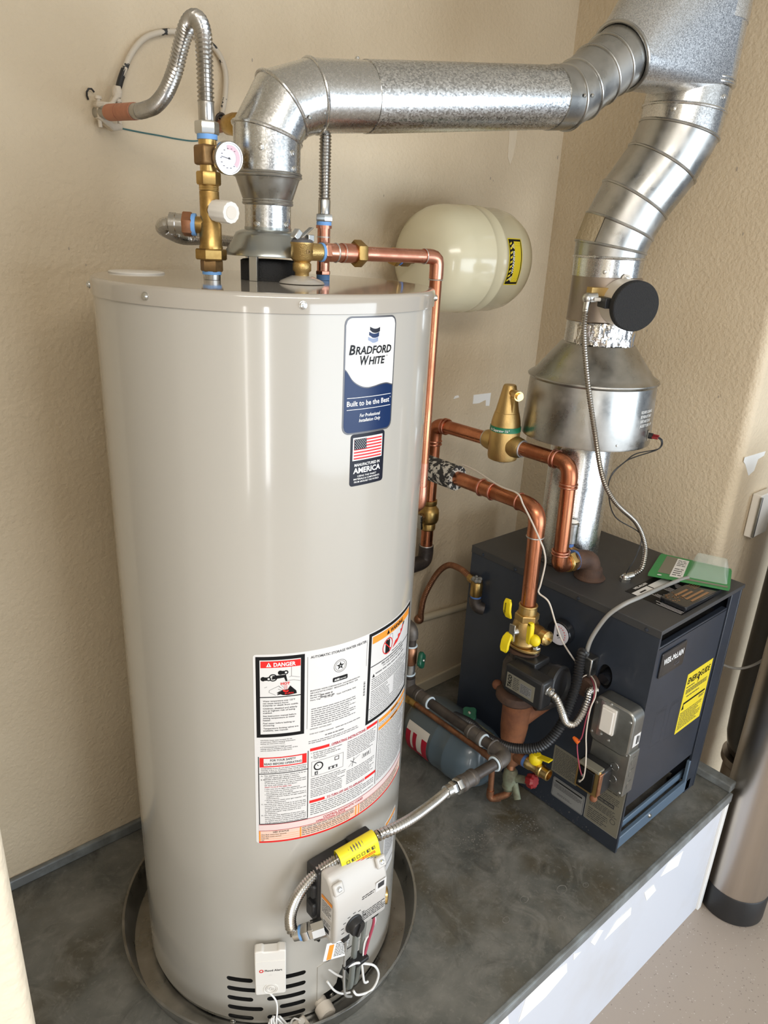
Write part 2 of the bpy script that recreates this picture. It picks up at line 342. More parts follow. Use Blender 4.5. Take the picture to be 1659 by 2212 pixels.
# ------------------------------------------------------------------ flat print: shapes laid on a surface by a map (u, v, lift) -> point
class Print:
    def __init__(s, f, wrap=0): s.f = f; s.wrap = wrap; s.d = {}; s.fc = {}
    def poly(s, m, P, l=1):
        v, f = s.d.setdefault(m, ([], [])); o = len(v)
        v += [s.f(u, w, l*0.00026) for u, w in P]; f.append(list(range(o, o+len(P)))); return s
    def rect(s, m, u0, v0, u1, v1, l=1):
        n = max(1, int(abs(u1-u0)/s.wrap)) if s.wrap else 1
        for i in range(n):
            a, b = u0+(u1-u0)*i/n, u0+(u1-u0)*(i+1)/n
            s.poly(m, [(a, v0), (b, v0), (b, v1), (a, v1)], l)
        return s
    def frame(s, m, u0, v0, u1, v1, t, l=1):
        s.rect(m, u0, v0, u1, v0+t, l); s.rect(m, u0, v1-t, u1, v1, l); s.rect(m, u0, v0+t, u0+t, v1-t, l); s.rect(m, u1-t, v0+t, u1, v1-t, l); return s
    def strip(s, m, us, lo, hi, l=1):
        for a, b in zip(us, us[1:]): s.poly(m, [(a, lo(a)), (b, lo(b)), (b, hi(b)), (a, hi(a))], l)
        return s
    def disc(s, m, u, v, r, l=1, n=20, sy=1): return s.poly(m, [(u+r*math.cos(2*PI*k/n), v+sy*r*math.sin(2*PI*k/n)) for k in range(n)], l)
    def ring(s, m, u, v, r, t, l=1, n=28, sy=1):
        for k in range(n):
            a, b = 2*PI*k/n, 2*PI*(k+1)/n
            s.poly(m, [(u+r*math.cos(a), v+sy*r*math.sin(a)), (u+r*math.cos(b), v+sy*r*math.sin(b)), (u+(r-t)*math.cos(b), v+sy*(r-t)*math.sin(b)), (u+(r-t)*math.cos(a), v+sy*(r-t)*math.sin(a))], l)
        return s
    def line(s, m, pts, t, l=1):
        for (a, b), (c, d) in zip(pts, pts[1:]):
            L = math.hypot(c-a, d-b) or 1e-9; nx, ny = -(d-b)/L*t/2, (c-a)/L*t/2
            s.poly(m, [(a-nx, b-ny), (c-nx, d-ny), (c+nx, d+ny), (a+nx, b+ny)], l)
        return s
    def text(s, m, txt, u, v, h, l=2, al='L', w=None, shear=0, bold=0, rot=0):
        """h = cap height; w = total width to fit"""
        key = (txt, shear, bold)
        cu = bpy.data.curves.new('t', 'FONT'); cu.body = txt; cu.size = 1; cu.shear = shear; cu.offset = bold or 0.012; cu.resolution_u = 2
        ob = bpy.data.objects.new('t', cu); me = bpy.data.meshes.new_from_object(ob)
        P = [(p.co.x, p.co.y) for p in me.vertices]; F = [list(p.vertices) for p in me.polygons]
        bpy.data.meshes.remove(me); bpy.data.objects.remove(ob); bpy.data.curves.remove(cu)
        if not P: return s
        x0 = min(p[0] for p in P); x1 = max(p[0] for p in P)
        k = h/0.70; kx = k if w is None else w/(x1-x0)
        off = {'L': 0, 'C': -(x1-x0)*kx/2, 'R': -(x1-x0)*kx}[al]
        cr, sr = math.cos(rot), math.sin(rot)
        vv, ff = s.d.setdefault(m, ([], [])); o = len(vv)
        for x, y in P:
            a, b = (x-x0)*kx+off, y*k
            vv.append(s.f(u+a*cr-b*sr, v+a*sr+b*cr, l*0.00026))
        ff += [[o+i for i in q] for q in F]
        return s
    def bars(s, m, u0, v1, u1, v0, n, fill=0.5, l=1, seed=1, gap=1.0):
        """rows of fine unreadable print: word-sized dashes"""
        R = random.Random(seed); dv = (v1-v0)/n
        for i in range(n):
            v = v1-dv*(i+0.75); u = u0; end = u1-(u1-u0)*(R.random()*0.25 if R.random() < .5 else 0.02)
            while u < end:
                w = dv*gap*R.uniform(1.2, 4.5); e = min(end, u+w)
                s.rect(m, u, v, e, v+dv*fill, l); u = e+dv*gap*0.55
        return s
    def build(s, parent, names=None):
        out = []
        for m, (v, f) in s.d.items():
            g = G(); g.v = v; g.f = f
            b = BASE[parent]; me = bpy.data.meshes.new('print')
            me.from_pydata([p-b for p in v], [], f); me.update()
            nm = (names or {}).get(m, 'print_'+m.replace('ink_', '').replace('label_', ''))
            o = bpy.data.objects.new(nm, me); COL.objects.link(o); me.materials.append(M[m]); o.parent = parent; BASE[o] = b; o['kind'] = 'stuff'
            out.append(o)
        return out
def onplane(o, ex, ey):
    o, ex, ey = V(o), V(ex).normalized(), V(ey).normalized(); nz = ex.cross(ey)
    return lambda u, v, l: o+ex*u+ey*v+nz*l
def oncyl(R, a0, o=(0, 0, 0)):
    o = V(o)
    return lambda u, v, l: o+Vector(((R+l)*math.cos(a0+u/R), (R+l)*math.sin(a0+u/R), v))
def tubelen(pts):
    return sum((V(b)-V(a)).length for a, b in zip(pts, pts[1:]))
def mitre(pts, r, n=40):
    """rings of a segmented (gored) pipe: one ring per joint, tilted into the joint's plane"""
    P = [V(p) for p in pts]; D = [(b-a).normalized() for a, b in zip(P, P[1:])]; R = []
    rr = r if isinstance(r, (list, tuple)) else [r]*len(P)
    x, y, d = frame(D[0]); out = []
    for i, p in enumerate(P):
        din = D[max(0, i-1)]; dout = D[min(i, len(D)-1)]; nm = (din+dout).normalized()
        base = []
        xx = (x-din*x.dot(din)).normalized(); yy = din.cross(xx)
        for k in range(n):
            q = (xx*math.cos(2*PI*k/n)+yy*math.sin(2*PI*k/n))*rr[i]
            t = -q.dot(nm)/din.dot(nm); base.append(p+q+din*t)
        out.append(base); x = (xx-dout*xx.dot(dout)).normalized()
    return out
def gored(parent, pts, r, mats, bead=0.0028, names=None, beads=None, seamscrews=False):
    R = mitre(pts, r)
    for i in range(len(R)-1):
        G().rings([R[i], R[i+1]], caps=(i in (0, len(R)-2))).build((names or {}).get(i, 'elbow_gore'), mats if isinstance(mats, str) else mats[i], parent)
        if i and (beads is None or i in beads):
            G().loop(R[i], bead, 8).build('seam_bead', mats if isinstance(mats, str) else mats[i], parent)
    return R

# ================================================================== the place
struct(G().box((-3.2, -5.6, -0.53), (4.2, 0.6, -0.47)).build('floor', 'epoxy', smooth=False))
struct(G().box((-0.72, 0.441, -0.47), (1.34, 0.56, 2.40)).build('wall_back', 'wall', smooth=False))
# right wall with its rounded outer corner, running on to the right
rc = [(1.33, 0.56), (3.6, 0.56), (3.6, -0.30)] + [(1.36-0.03*math.sin(math.radians(a)), -0.27-0.03*math.cos(math.radians(a))) for a in range(0, 91, 10)]
g = G(); n = len(rc)
g.add([(x, y, -0.47) for x, y in rc]+[(x, y, 2.40) for x, y in rc], [list(range(n)), [n+i for i in reversed(range(n))]]+[[i, n+i, n+(i+1) % n, (i+1) % n] for i in range(n)])
struct(g.build('wall_right', 'wall', ang=50))
lc = [(-0.72, 0.441), (-0.60, 0.441)] + [(-0.615+0.015*math.cos(math.radians(a)), -0.497-0.015*math.sin(math.radians(a))) for a in range(0, 91, 15)] + [(-0.72, -0.512)]
g = G(); n = len(lc)
g.add([(x, y, -0.47) for x, y in lc]+[(x, y, 2.40) for x, y in lc], [list(reversed(range(n))), [n+i for i in range(n)]]+[[i, (i+1) % n, n+(i+1) % n, n+i] for i in range(n)])
struct(g.build('wall_left', 'wall_cream', ang=50))
struct(G().box((-3.2, -0.51, -0.47), (-0.72, -0.39, 2.40)).build('wall_front', 'wall_cream', smooth=False))
struct(G().box((-3.3, -5.6, -0.47), (-3.2, -0.39, 2.40)).build('wall_far', 'wall_cream', smooth=False))
struct(G().box((-3.3, -5.6, 2.40), (4.2, 0.6, 2.5)).build('ceiling', 'ceiling_paint', smooth=False))
plat = G().box((-0.60, -0.505, -0.03), (1.30, 0.441, 0.0)).build('platform', 'concrete', smooth=False); struct(plat)
plat['label'] = 'stained dark grey concrete platform under the appliances'
struct(G().box((-0.60, -0.50, -0.47), (1.30, -0.44, -0.03)).build('wall_riser', 'riser_paint', smooth=False))
struct(G().box((-0.60, -0.513, -0.030), (1.30, -0.500, 0.0012)).build('trim_1', 'edge_grey', smooth=False, bevel=0.003))
struct(G().box((1.283, -0.508, -0.47), (1.305, -0.499, -0.031)).build('trim_2', 'paper_white', smooth=False, bevel=0.002))
struct(G().box((-0.60, 0.427, 0.0), (0.55, 0.441, 0.030)).build('baseboard_back', 'edge_grey', smooth=False, bevel=0.004))
struct(G().box((0.55, 0.430, 0.0), (1.32, 0.441, 0.045)).build('baseboard_left', 'cream_paint', smooth=False, bevel=0.004))
struct(G().box((1.292, -0.505, 0.0), (1.33, 0.43, 0.026)).build('baseboard_right', 'edge_grey', smooth=False, bevel=0.004))
# mineral trails and water rings on the concrete
def blot(name, x, y, r, m, ring=False, n=26, sq=0.7, seed=0):
    R = random.Random(seed); k = [1+R.uniform(-.05, .05) for _ in range(n)]
    o = [(x+r*k[i]*math.cos(2*PI*i/n), y+sq*r*k[i]*math.sin(2*PI*i/n)) for i in range(n)]
    g = G()
    if ring:
        q = [(x+(u-x)*.84, y+(v-y)*.84) for u, v in o]
        g.add([(u, v, .0006) for u, v in o]+[(u, v, .0006) for u, v in q], [[i, (i+1) % n, n+(i+1) % n, n+i] for i in range(n)])
    else: g.add([(u, v, .0005) for u, v in o], [list(range(n))])
    return g.build(name, m, plat, smooth=False)
for i, (x, y, r) in enumerate([(.60, -.40, .016), (.66, -.43, .009), (.50, -.36, .013), (.42, -.37, .011), (.53, -.45, .010), (.33, -.40, .008)]):
    blot('water_ring', x, y, r, 'stain_pale', True, seed=i)
R = random.Random(3); g = G()
for i in range(420):
    t = R.random(); x = .33+.42*t+R.gauss(0, .016); y = -.055-.175*t+R.gauss(0, .018); r = R.uniform(.0005, .0022)
    o = len(g.v); m = 6; ph = R.random()*6
    g.add([(x+r*R.uniform(.6, 1.4)*math.cos(ph+2*PI*k/m), y+r*R.uniform(.6, 1.4)*math.sin(ph+2*PI*k/m), .0006) for k in range(m)], [list(range(m))])
tag(g.build('mineral_crust', 'stain_pale', plat, smooth=False), None, None, kind='stuff')
# torn drywall paper on the riser, painted sun flecks and paint on walls: flakes
def flake(name, poly, o, ex, ey, mat_, parent, h=0.0012):
    return G().prism(poly, o, ex, ey, h).build(name, mat_, parent, smooth=False)
RW = bpy.data.objects['wall_riser']; WB = bpy.data.objects['wall_back']; WR = bpy.data.objects['wall_right']
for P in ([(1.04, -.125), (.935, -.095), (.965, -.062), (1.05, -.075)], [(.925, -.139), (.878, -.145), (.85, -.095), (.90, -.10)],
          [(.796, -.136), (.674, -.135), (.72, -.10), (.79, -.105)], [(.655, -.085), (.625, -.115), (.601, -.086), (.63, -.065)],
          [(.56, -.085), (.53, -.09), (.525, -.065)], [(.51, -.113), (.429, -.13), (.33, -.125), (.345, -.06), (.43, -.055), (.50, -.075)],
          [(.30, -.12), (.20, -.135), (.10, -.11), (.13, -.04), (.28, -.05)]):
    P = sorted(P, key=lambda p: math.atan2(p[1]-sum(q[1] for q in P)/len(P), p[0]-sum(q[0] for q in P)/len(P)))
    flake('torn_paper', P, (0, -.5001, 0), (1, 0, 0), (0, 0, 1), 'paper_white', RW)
flake('sun_and_paint_patch', [(1.031, 1.035), (1.06, 1.034), (1.092, 1.042), (1.094, 1.022), (1.112, 1.020), (1.114, 1.063), (1.031, 1.064)], (0, .4409, 0), (1, 0, 0), (0, 0, 1), 'paper_white', WB)  # sunlight flecks on the back wall, laid on as thin white flakes
flake('sun_and_paint_patch', [(.825, 1.055), (.849, 1.064), (.845, 1.072), (.825, 1.074)], (0, .4409, 0), (1, 0, 0), (0, 0, 1), 'paper_white', WB)
flake('sun_and_paint_patch', [(.94, 1.060), (.965, 1.063), (.96, 1.070), (.945, 1.069)], (0, .4409, 0), (1, 0, 0), (0, 0, 1), 'paper_white', WB)
flake('sun_and_paint_patch', [(1.345, .985), (1.36, .975), (1.40, .935), (1.43, .945), (1.44, .978), (1.475, .983), (1.48, .996), (1.345, .998)], (0, -.2999, 0), (1, 0, 0), (0, 0, 1), 'paper_white', WR)  # sunlight fleck on the wall end, put in as white colour
flake('sun_and_paint_patch', [(1.37, .035), (1.405, .04), (1.41, .155), (1.375, .165), (1.365, .09)], (0, -.2999, 0), (1, 0, 0), (0, 0, 1), 'paper_white', WR)
flake('sun_and_paint_patch', [(1.082, 1.755), (1.096, 1.735), (1.106, 1.76), (1.112, 1.80), (1.110, 1.985), (1.060, 1.955), (1.078, 1.82)], (0, .4409, 0), (1, 0, 0), (0, 0, 1), 'wall_cream', WB)
for x, z, r in ((1.315, 1.776, .004), (1.018, 1.693, .003), (1.03, 1.688, .002), (.238, 1.858, .0025), (.007, 1.512, .002), (-.06, 1.188, .002), (-.18, 1.47, .002), (-.15, 1.44, .0016), (.62, 1.62, .002), (.70, 1.20, .002)):
    flake('scuff', [(x+r*.6*math.cos(k), z+r*1.5*math.sin(k)) for k in (0, 1, 2.1, 3.2, 4.2, 5.2)], (0, .4409, 0), (1, 0, 0), (0, 0, 1), 'tan_smudge', WB, .0006)
for y, z, r in ((-.122, 1.728, .004), (-.173, 1.573, .003), (.05, 1.30, .003), (-.2, 1.15, .003)):
    flake('scuff', [(y+r*.6*math.cos(k), z+r*1.5*math.sin(k)) for k in (0, 1, 2.1, 3.2, 4.2, 5.2)], (1.3301, 0, 0), (0, 1, 0), (0, 0, 1), 'tan_smudge', WR, -.0006)

# ================================================================== water heater
HT = thing('water_heater', 'tall beige-grey cylindrical water heater with white warning labels', 'water heater', (0, 0, 0.008))
A = math.radians
def carve(o, cutters):
    for k in cutters:
        md = o.modifiers.new('cut', 'BOOLEAN'); md.operation = 'DIFFERENCE'; md.solver = 'EXACT'; md.object = k
    dg = bpy.context.evaluated_depsgraph_get(); me = bpy.data.meshes.new_from_object(o.evaluated_get(dg))
    o.modifiers.clear(); old = o.data; o.data = me; bpy.data.meshes.remove(old)
    for k in cutters: bpy.data.objects.remove(k)
g = G().rings([[Vector((.28*math.cos(2*PI*k/144), .28*math.sin(2*PI*k/144), z)) for k in range(144)] for z in (.021, .16, 1.418)])
jk = g.build('jacket', 'jacket', HT, ang=30)
jk.data.materials.append(M['dark_void'])
def cutter(P):                      # outline in (angle deg, z), cut 3 cm deep
    g = G(); n = len(P)
    g.add([(r*math.cos(A(a)), r*math.sin(A(a)), z) for r in (.250, .295) for a, z in P], [list(range(n)), [n+i for i in reversed(range(n))]]+[[i, n+i, n+(i+1) % n, (i+1) % n] for i in range(n)])
    o = g.build('slot', 'jacket', HT, smooth=False); o.data.materials.append(M['dark_void'])
    for p in o.data.polygons: p.material_index = 1
    return o
def slot(a0, a1, z, h=.0058):
    k = h/.28*180/PI; P = []
    for i in range(9): t = A(-90+180*i/8); P.append((a1-k+k*math.cos(t), z+h*math.sin(t)))
    for i in range(9): t = A(90+180*i/8); P.append((a0+k+k*math.cos(t), z+h*math.sin(t)))
    m = []
    for (p, q) in zip(P, P[1:]+P[:1]):      # extra points along the straight edges so the cut follows the curve
        m.append(p); L = abs(q[0]-p[0])
        if L > 3:
            for j in range(1, int(L/2)): m.append((p[0]+(q[0]-p[0])*j/int(L/2), p[1]))
    return m
cuts = [cutter(slot(*s)) for s in [(-141.4, -130.5, .135), (-141.4, -125.4, .108), (-141.4, -130.5, .081), (-141.4, -126.5, .054), (-141.4, -130.5, .027),
        (-122.0, -109.0, .140), (-119.8, -109.0, .111), (-124.9, -109.0, .083), (-119.8, -109.0, .057), (-124.9, -109.0, .030)]]
cuts.append(cutter([(-102, .030), (-98, .030), (-94, .030), (-90, .030), (-86, .030), (-82, .030), (-79, .030), (-78.5, .07), (-80, .095), (-83, .112), (-87, .118), (-90, .113), (-92.5, .100), (-94, .085), (-94.8, .066), (-97, .057), (-102, .053)]))
carve(jk, cuts)
for p in jk.data.polygons: p.use_smooth = True
jk.data.set_sharp_from_angle(angle=A(30))
G().lathe([(.2765, .0085), (.2765, .0215), (.262, .0215)], n=96).build('base_ring', 'galv_dull', HT)
G().lathe([(.2815, 1.4165), (.2832, 1.4172), (.2835, 1.437), (.2822, 1.4415), (.279, 1.4432), (.272, 1.4432), (.02, 1.4436)], n=128).build('top_cap', 'jacket_top', HT, ang=60)
for a in (-112.5, -44, -158, -200, -20): screw(HT, (.2834*math.cos(A(a)), .2834*math.sin(A(a)), 1.4290), (math.cos(A(a)), math.sin(A(a)), 0), .0050)
G().lathe([(.046, 0), (.046, .002), (.044, .003)], (-.165, .155, 1.4434)).build('anode_cover', 'white_plastic', HT)
# proud access panel round the burner opening
g = G(); NP = [(-104, .030), (-104, .140), (-101, .146), (-82, .146), (-78, .134), (-78, .122), (-83, .1145), (-87, .1205), (-90, .1155), (-92.5, .1025), (-94.3, .086), (-95.2, .068), (-97, .0595), (-102.3, .0555), (-102.3, .030)]
def dens(P):
    o = []
    for p, q in zip(P, P[1:]+P[:1]):
        m = max(1, int(abs(q[0]-p[0])/2)); o += [(p[0]+(q[0]-p[0])*j/m, p[1]+(q[1]-p[1])*j/m) for j in range(m)]
    return o
NQ = dens(NP); n = len(NQ)
G().add([(r*math.cos(A(a)), r*math.sin(A(a)), z) for r in (.279, .2816) for a, z in NQ], [list(range(n)), [n+i for i in reversed(range(n))]]+[[i, n+i, n+(i+1) % n, (i+1) % n] for i in range(n)]).build('access_panel', 'jacket', HT, smooth=False)
screw(HT, (-.036, -.2795, .043), (0, -1, 0), .004)
screw(HT, (-.213, -.183, .014), (-.75, -.66, 0), .005)
g = G().lathe([(.013, 0), (.013, .013), (.0185, .016), (.0185, .036), (.015, .039)], (-.058, -.268, .034), (-.15, -1, -.05), 24); g.build('drain_cap', 'white_warm', HT)

# ---- printed labels on the jacket (millimetre layout)
def lab(name, u0, v0, u1, v1, a0, r=5, m='label_white', lift=0.0004, wrap=8):
    f = oncyl(.28, a0)
    P = rrect(u1-u0, v1-v0, r, 4, u0, v0); us = sorted(set([round(p[0], 3) for p in P]+[u0+(u1-u0)*k/40 for k in range(41)]))
    def ed(u, top):
        d = min(u-u0, u1-u); k = 0 if d >= r else r-math.sqrt(max(0, r*r-(r-d)**2))
        return v1-k if top else v0+k
    g = G(); n = len(us)
    vs = []
    for l in (0.0, lift):
        for u in us: vs += [f(u/1000, ed(u, False)/1000, l), f(u/1000, ed(u, True)/1000, l)]
    F = []
    for i in range(n-1):
        a = 2*i; F.append([2*n+a, 2*n+a+2, 2*n+a+3, 2*n+a+1]); F.append([a, 2*n+a, 2*n+a+2, a+2]); F.append([a+1, a+3, 2*n+a+3, 2*n+a+1])
    F += [[0, 1, 2*n+1, 2*n], [2*n-2, 2*n-1, 4*n-1, 4*n-2]]
    o = g.add(vs, F).build(name, m, HT, smooth=True, ang=20)
    pr = Print(lambda u, v, l: f(u/1000, v/1000, lift+l), wrap=7)
    return o, pr
# big white instruction label
L1, p = lab('instruction_label', 0, 490, 362, 883, A(-128))
K = 'ink_black'; T = 'ink_text'
p.frame(K, 4, 721, 84, 879, 6.5); p.rect('ink_red', 12, 858, 77, 870.5); p.text('ink_white', 'DANGER', 33, 860.3, 7.2, w=36, bold=.03)
p.poly('ink_white', [(21, 860), (29.5, 860), (25.2, 868.5)], 2); p.rect(K, 24.8, 861.2, 25.7, 865.5, 3)
p.rect(K, 10.5, 800.5, 78, 802.2)
# scald drawing: taps, spout, hand
for (u, v) in ((16, 837), (44, 848)):
    p.disc(K, u, v, 4.2); p.disc(K, u+4.5, v, 3.4, 1); p.disc(K, u+9, v, 4); p.disc('label_white', u+9, v, 1.9, 2)
p.ring(K, 32, 839, 7, 2); p.poly(K, [(30, 835.5), (50, 838.5), (52.5, 831), (55.5, 831), (53, 844), (31, 842.5)], 2)
p.line(T, [(62, 858), (62, 840), (76, 836)], .5); p.line(T, [(62, 840), (18, 820)], .5); p.line(T, [(42, 823), (26, 815), (25, 811), (36, 805)], .5); p.line(T, [(56, 832), (66, 832), (77, 829)], .5)
p.poly(K, [(40, 808), (46, 814), (56, 815), (60, 822), (70, 811), (71, 805.5), (56, 803.4), (48, 804.5)], 2)
for q in ([(40, 808), (38, 809.4), (45, 814)], [(41, 816), (39.5, 817.5), (47, 814)], [(42, 821), (41, 823), (49, 815.5)], [(46, 823), (45, 825), (52, 816)], [(39, 805), (38.6, 807), (50, 808)]): p.poly(K, q, 2)
p.poly('ink_red', [(47, 816), (49, 811), (56, 810), (58, 814), (53, 813)], 3); p.text('ink_red', 'HOT', 44.5, 824.8, 4.6, 4, w=15, bold=.03); p.text('ink_red', 'BURN', 51, 806.2, 3.4, 4, w=14)
for k in range(4): p.line('ink_red', [(50+k*1.6, 824), (50.4+k*1.5, 815)], .4, 4)
v = 796
for ls in (['Water temperature over 125°F', 'can cause severe burns', 'instantly or death from scalds.'], ['Children, disabled and elderly', 'are at highest risk of being', 'scalded.'], ['See instruction manual before', 'setting temperature at water', 'heater.'], ['Feel water before bathing or', 'showering.'], ['Temperature limiting valves are', 'available, see manual.']):
    for t_ in ls: p.text(T, t_, 15, v-3.5, 2.9, 1, w=len(t_)*1.9, bold=.016); v -= 4.35
    v -= 1.7
for i, t_ in enumerate(['CAUTION: Hotter water increases the risk', 'of scald injury. Before changing temperature', 'setting see instruction manual.']): p.text(T, t_, 10, 714-i*3.6, 2.0, 1, w=len(t_)*1.34, bold=.016)
p.rect(T, 12, 703, 52, 703.4)
for i, t_ in enumerate(['It is recommended that an ASSE approved', 'mixing valve be installed in the outlet of this', 'unit to reduce the risk of scald injury.']): p.text(T, t_, 10, 699.5-i*3.6, 2.0, 1, w=len(t_)*1.34, bold=.016)
p.rect(T, 88.6, 729, 89.2, 872); p.rect(T, 203.5, 820, 204, 872)
p.text(T, 'AUTOMATIC STORAGE WATER HEATER', 94, 868.0, 4.6, 1, w=108, bold=.022)
p.ring(T, 148, 841, 12.5, .8); p.ring(T, 148, 841, 9.6, .6)
p.poly(K, [(148+ (8 if k % 2 == 0 else 3.2)*math.cos(PI/2+k*PI/5), 841+(8 if k % 2 == 0 else 3.2)*math.sin(PI/2+k*PI/5)) for k in range(10)], 1)
p.text('ink_white', 'SP', 148, 839.6, 2.4, 2, 'C')
p.rect(K, 134, 812.5, 163, 819.5, 1); p.rect(K, 135, 811.5, 162, 820.5, 1); p.text('ink_white', 'AHRI', 137, 813.6, 3.8, 2, w=10, bold=.03); p.text('ink_white', 'CERTIFIED', 148, 814, 2, 2, w=12)
for i, t_ in enumerate(['BRADFORD WHITE CORPORATION  www.bradfordwhite.com', '200 LAFAYETTE STREET  MIDDLEVILLE MI 49333  USA', 'Model No: ', 'Serial No: ', 'Nom. Cap:     50 US gal     Type: NATURAL GAS']):
    p.text(T, t_, 94, 803.5-i*4.7, 2.5, 1, w=max(16, len(t_)*1.95), bold=.016)
p.bars('ink_soft', 112, 795.2, 138, 785.7, 2, .55, 1, 3, .6)
p.bars('ink_soft', 96, 770, 184, 731, 9, .36, 1, 5, .55)
p.text(T, 'CATEGORY I NATURAL DRAFT', 94, 726, 2.3, 1, w=40); p.text(T, 'DOES NOT COMPLY W/INCINERATION WRITING 170-4-C APR 2019'[:24], 94, 716, 2.2, 1, w=44); p.bars('ink_soft', 142, 719.5, 196, 715, 1, .36, 1, 6, .5)
p.bars('ink_soft', 122, 710, 172, 706, 1, .55, 1, 8, .6); p.bars('ink_soft', 92, 704, 198, 696, 2, .36, 1, 9, .6)
for k in range(15): p.rect(K, 199.2, 760+k*2, 203, 760.2+k*2+(.5 if k % 3 else 1.2))
# right-hand warning box
p.frame(K, 208, 692, 362, 881, 6.5); p.rect('ink_orange', 217, 858, 353, 872); p.text(K, 'WARNING', 268, 860.8, 7.8, 2, w=48, bold=.03, shear=.15)
p.poly(K, [(256, 860.5), (265, 860.5), (260.5, 869.5)], 2)
p.poly(K, [(254, 822), (268, 822), (268, 846), (264, 850), (262, 847), (258, 850), (254, 846)], 1); p.ring('ink_red', 261, 836, 16, 1.8, 3); p.line('ink_red', [(250, 847), (272, 825)], 1.8, 3)
p.poly('ink_red', [(278, 823), (296, 828), (310, 838), (322, 852), (316, 853), (318, 845), (308, 848), (309, 840), (298, 842), (298, 835), (288, 834)], 2); p.poly(K, [(316, 853), (322, 852), (326, 856), (322, 858)], 2)
p.line(T, [(266, 850), (268, 856), (276, 855), (278, 842)], .6); p.text(T, 'Flammable Vapors', 277, 816, 3, 1, w=40)
p.rect(K, 215, 811, 355, 812.6)
p.text(T, 'FIRE AND EXPLOSION HAZARD', 245, 804.5, 3.6, 1, w=80, bold=.02); p.text(T, 'Can result in serious injury or death', 249, 799.5, 3, 1, w=74)
p.poly(K, [(220, 788), (227, 788), (223.5, 795)], 1); p.bars('ink_soft', 229, 797, 350, 790, 1, .36, 1, 11, .6); p.bars('ink_soft', 219, 787, 350, 766, 5, .36, 1, 12, .6); p.rect(K, 219, 763.5, 352, 764.5)
p.bars('ink_soft', 219, 761, 276, 725, 9, .36, 1, 13, .6); p.bars('ink_soft', 290, 761, 350, 725, 9, .36, 1, 14, .6); p.rect(K, 215, 722, 355, 723); p.bars('ink_soft', 218, 720, 352, 700, 5, .36, 1, 15, .6)
# lower left: for your safety
p.rect('ink_red', 8, 658.5, 89, 679); p.rect('label_white', 15, 661, 81, 677, 2); p.text(T, 'FOR YOUR SAFETY', 48, 670.8, 4.2, 3, 'C', w=44, bold=.02); p.text(T, 'READ BEFORE OPERATING', 48, 663.4, 4.2, 3, 'C', w=64, bold=.02)
p.rect(K, 5.5, 533, 7, 681); p.rect(K, 91, 535, 92.4, 683); p.rect(K, 7, 643.5, 91, 645); p.rect(K, 7, 532.6, 92.4, 534)
for i, t_ in enumerate(['WARNING: If you do not follow these instructions', 'exactly, a fire or explosion may result causing', 'property damage, personal injury or loss of life.']): p.text(T, t_, 10, 654.4-i*3.7, 2.1, 1, w=min(79, len(t_)*1.66), bold=.016)
rows = ['A. This appliance has a pilot which is lit by an', '    electric spark gas ignition system.', 'B. BEFORE LIGHTING smell all around the', '    appliance area for gas. Be sure to smell next', '    to the floor because some gas is heavier than', '    air and will settle on the floor.', '!WHAT TO DO IF YOU SMELL GAS', '    * Do not try to light any appliance.', '    * Do not touch any electric switch; do not use', '      any phone in your building.', '    * Immediately call your gas supplier from a', '      neighbor\'s phone. Follow the gas supplier\'s', '      instructions.', '    * If you cannot reach your gas supplier, call', '      the fire department.', 'C. Use only your hand to push in or turn the gas', '    control knob. Never use tools. If the knob will', '    not push in or turn by hand, don\'t try to repair', '    it, call a qualified service technician. Force or', '    attempted repair may result in a fire', '    or explosion.', 'D. Do not use this appliance if any part has', '    been under water. Immediately call a qualified', '    service technician to inspect the appliance and', '    to replace any part of the control system and', '    any gas control which has been under water.']
for i, t_ in enumerate(rows):
    red = t_[0] == '!'; t_ = t_.lstrip('!'); ind = len(t_)-len(t_.lstrip())
    p.text('ink_crimson' if red else T, t_.strip(), 10+ind*1.5+(6 if red else 0), 639-i*4.15, 2.15, 1, w=min(78-ind*1.4, len(t_.strip())*1.72), bold=.03 if red else .016)
# lower middle: operating instructions
p.rect('ink_red', 95, 680.5, 131, 686.5); p.rect('ink_red', 212, 680.5, 241, 686.5); p.text('ink_crimson', 'OPERATING INSTRUCTIONS', 135, 681, 4.8, 1, w=74, bold=.03); p.rect('ink_crimson', 131, 680.4, 212, 680.8)
for i, t_ in enumerate(['1. STOP! Read the safety information', '    at the left on this label.', '2. Set the gas control knob to the', '    "OFF" position.']): p.text(T, t_.strip(), 97+(4 if t_[0] == ' ' else 0), 674.5-i*4.1, 2.3, 1, w=len(t_.strip())*1.65, bold=.016)
p.ring(K, 111, 645, 9, 2.4); p.line(K, [(111, 645), (108, 649)], 1); p.frame(T, 98, 625, 160, 657, .5); p.rect(T, 104, 627, 110, 634); p.rect('label_white', 106, 629, 108.5, 632, 2); p.frame(K, 142, 646, 151, 654, 1.2); p.rect(T, 130, 630, 148, 636); p.rect('label_white', 133, 631, 137, 635, 2); p.rect('label_white', 141, 631, 145, 635, 2)
p.bars('ink_soft', 97, 622, 166, 598, 6, .36, 1, 21, .6); p.bars('ink_soft', 97, 597, 160, 578, 5, .36, 1, 22, .6); p.bars('ink_soft', 168, 677, 238, 637, 10, .36, 1, 23, .6)
p.line(T, [(172, 618), (186, 630), (198, 634)], .6); p.line(T, [(176, 630), (190, 618)], 1.2); p.line(T, [(180, 616), (184, 634)], 1.2); p.line(T, [(205, 632), (204, 622), (226, 622), (224, 634)], .6)
for k in range(4): p.rect(T, 207+k*4.2, 623, 209+k*4.2, 630)
p.bars('ink_soft', 168, 612, 238, 580, 8, .36, 1, 24, .6)
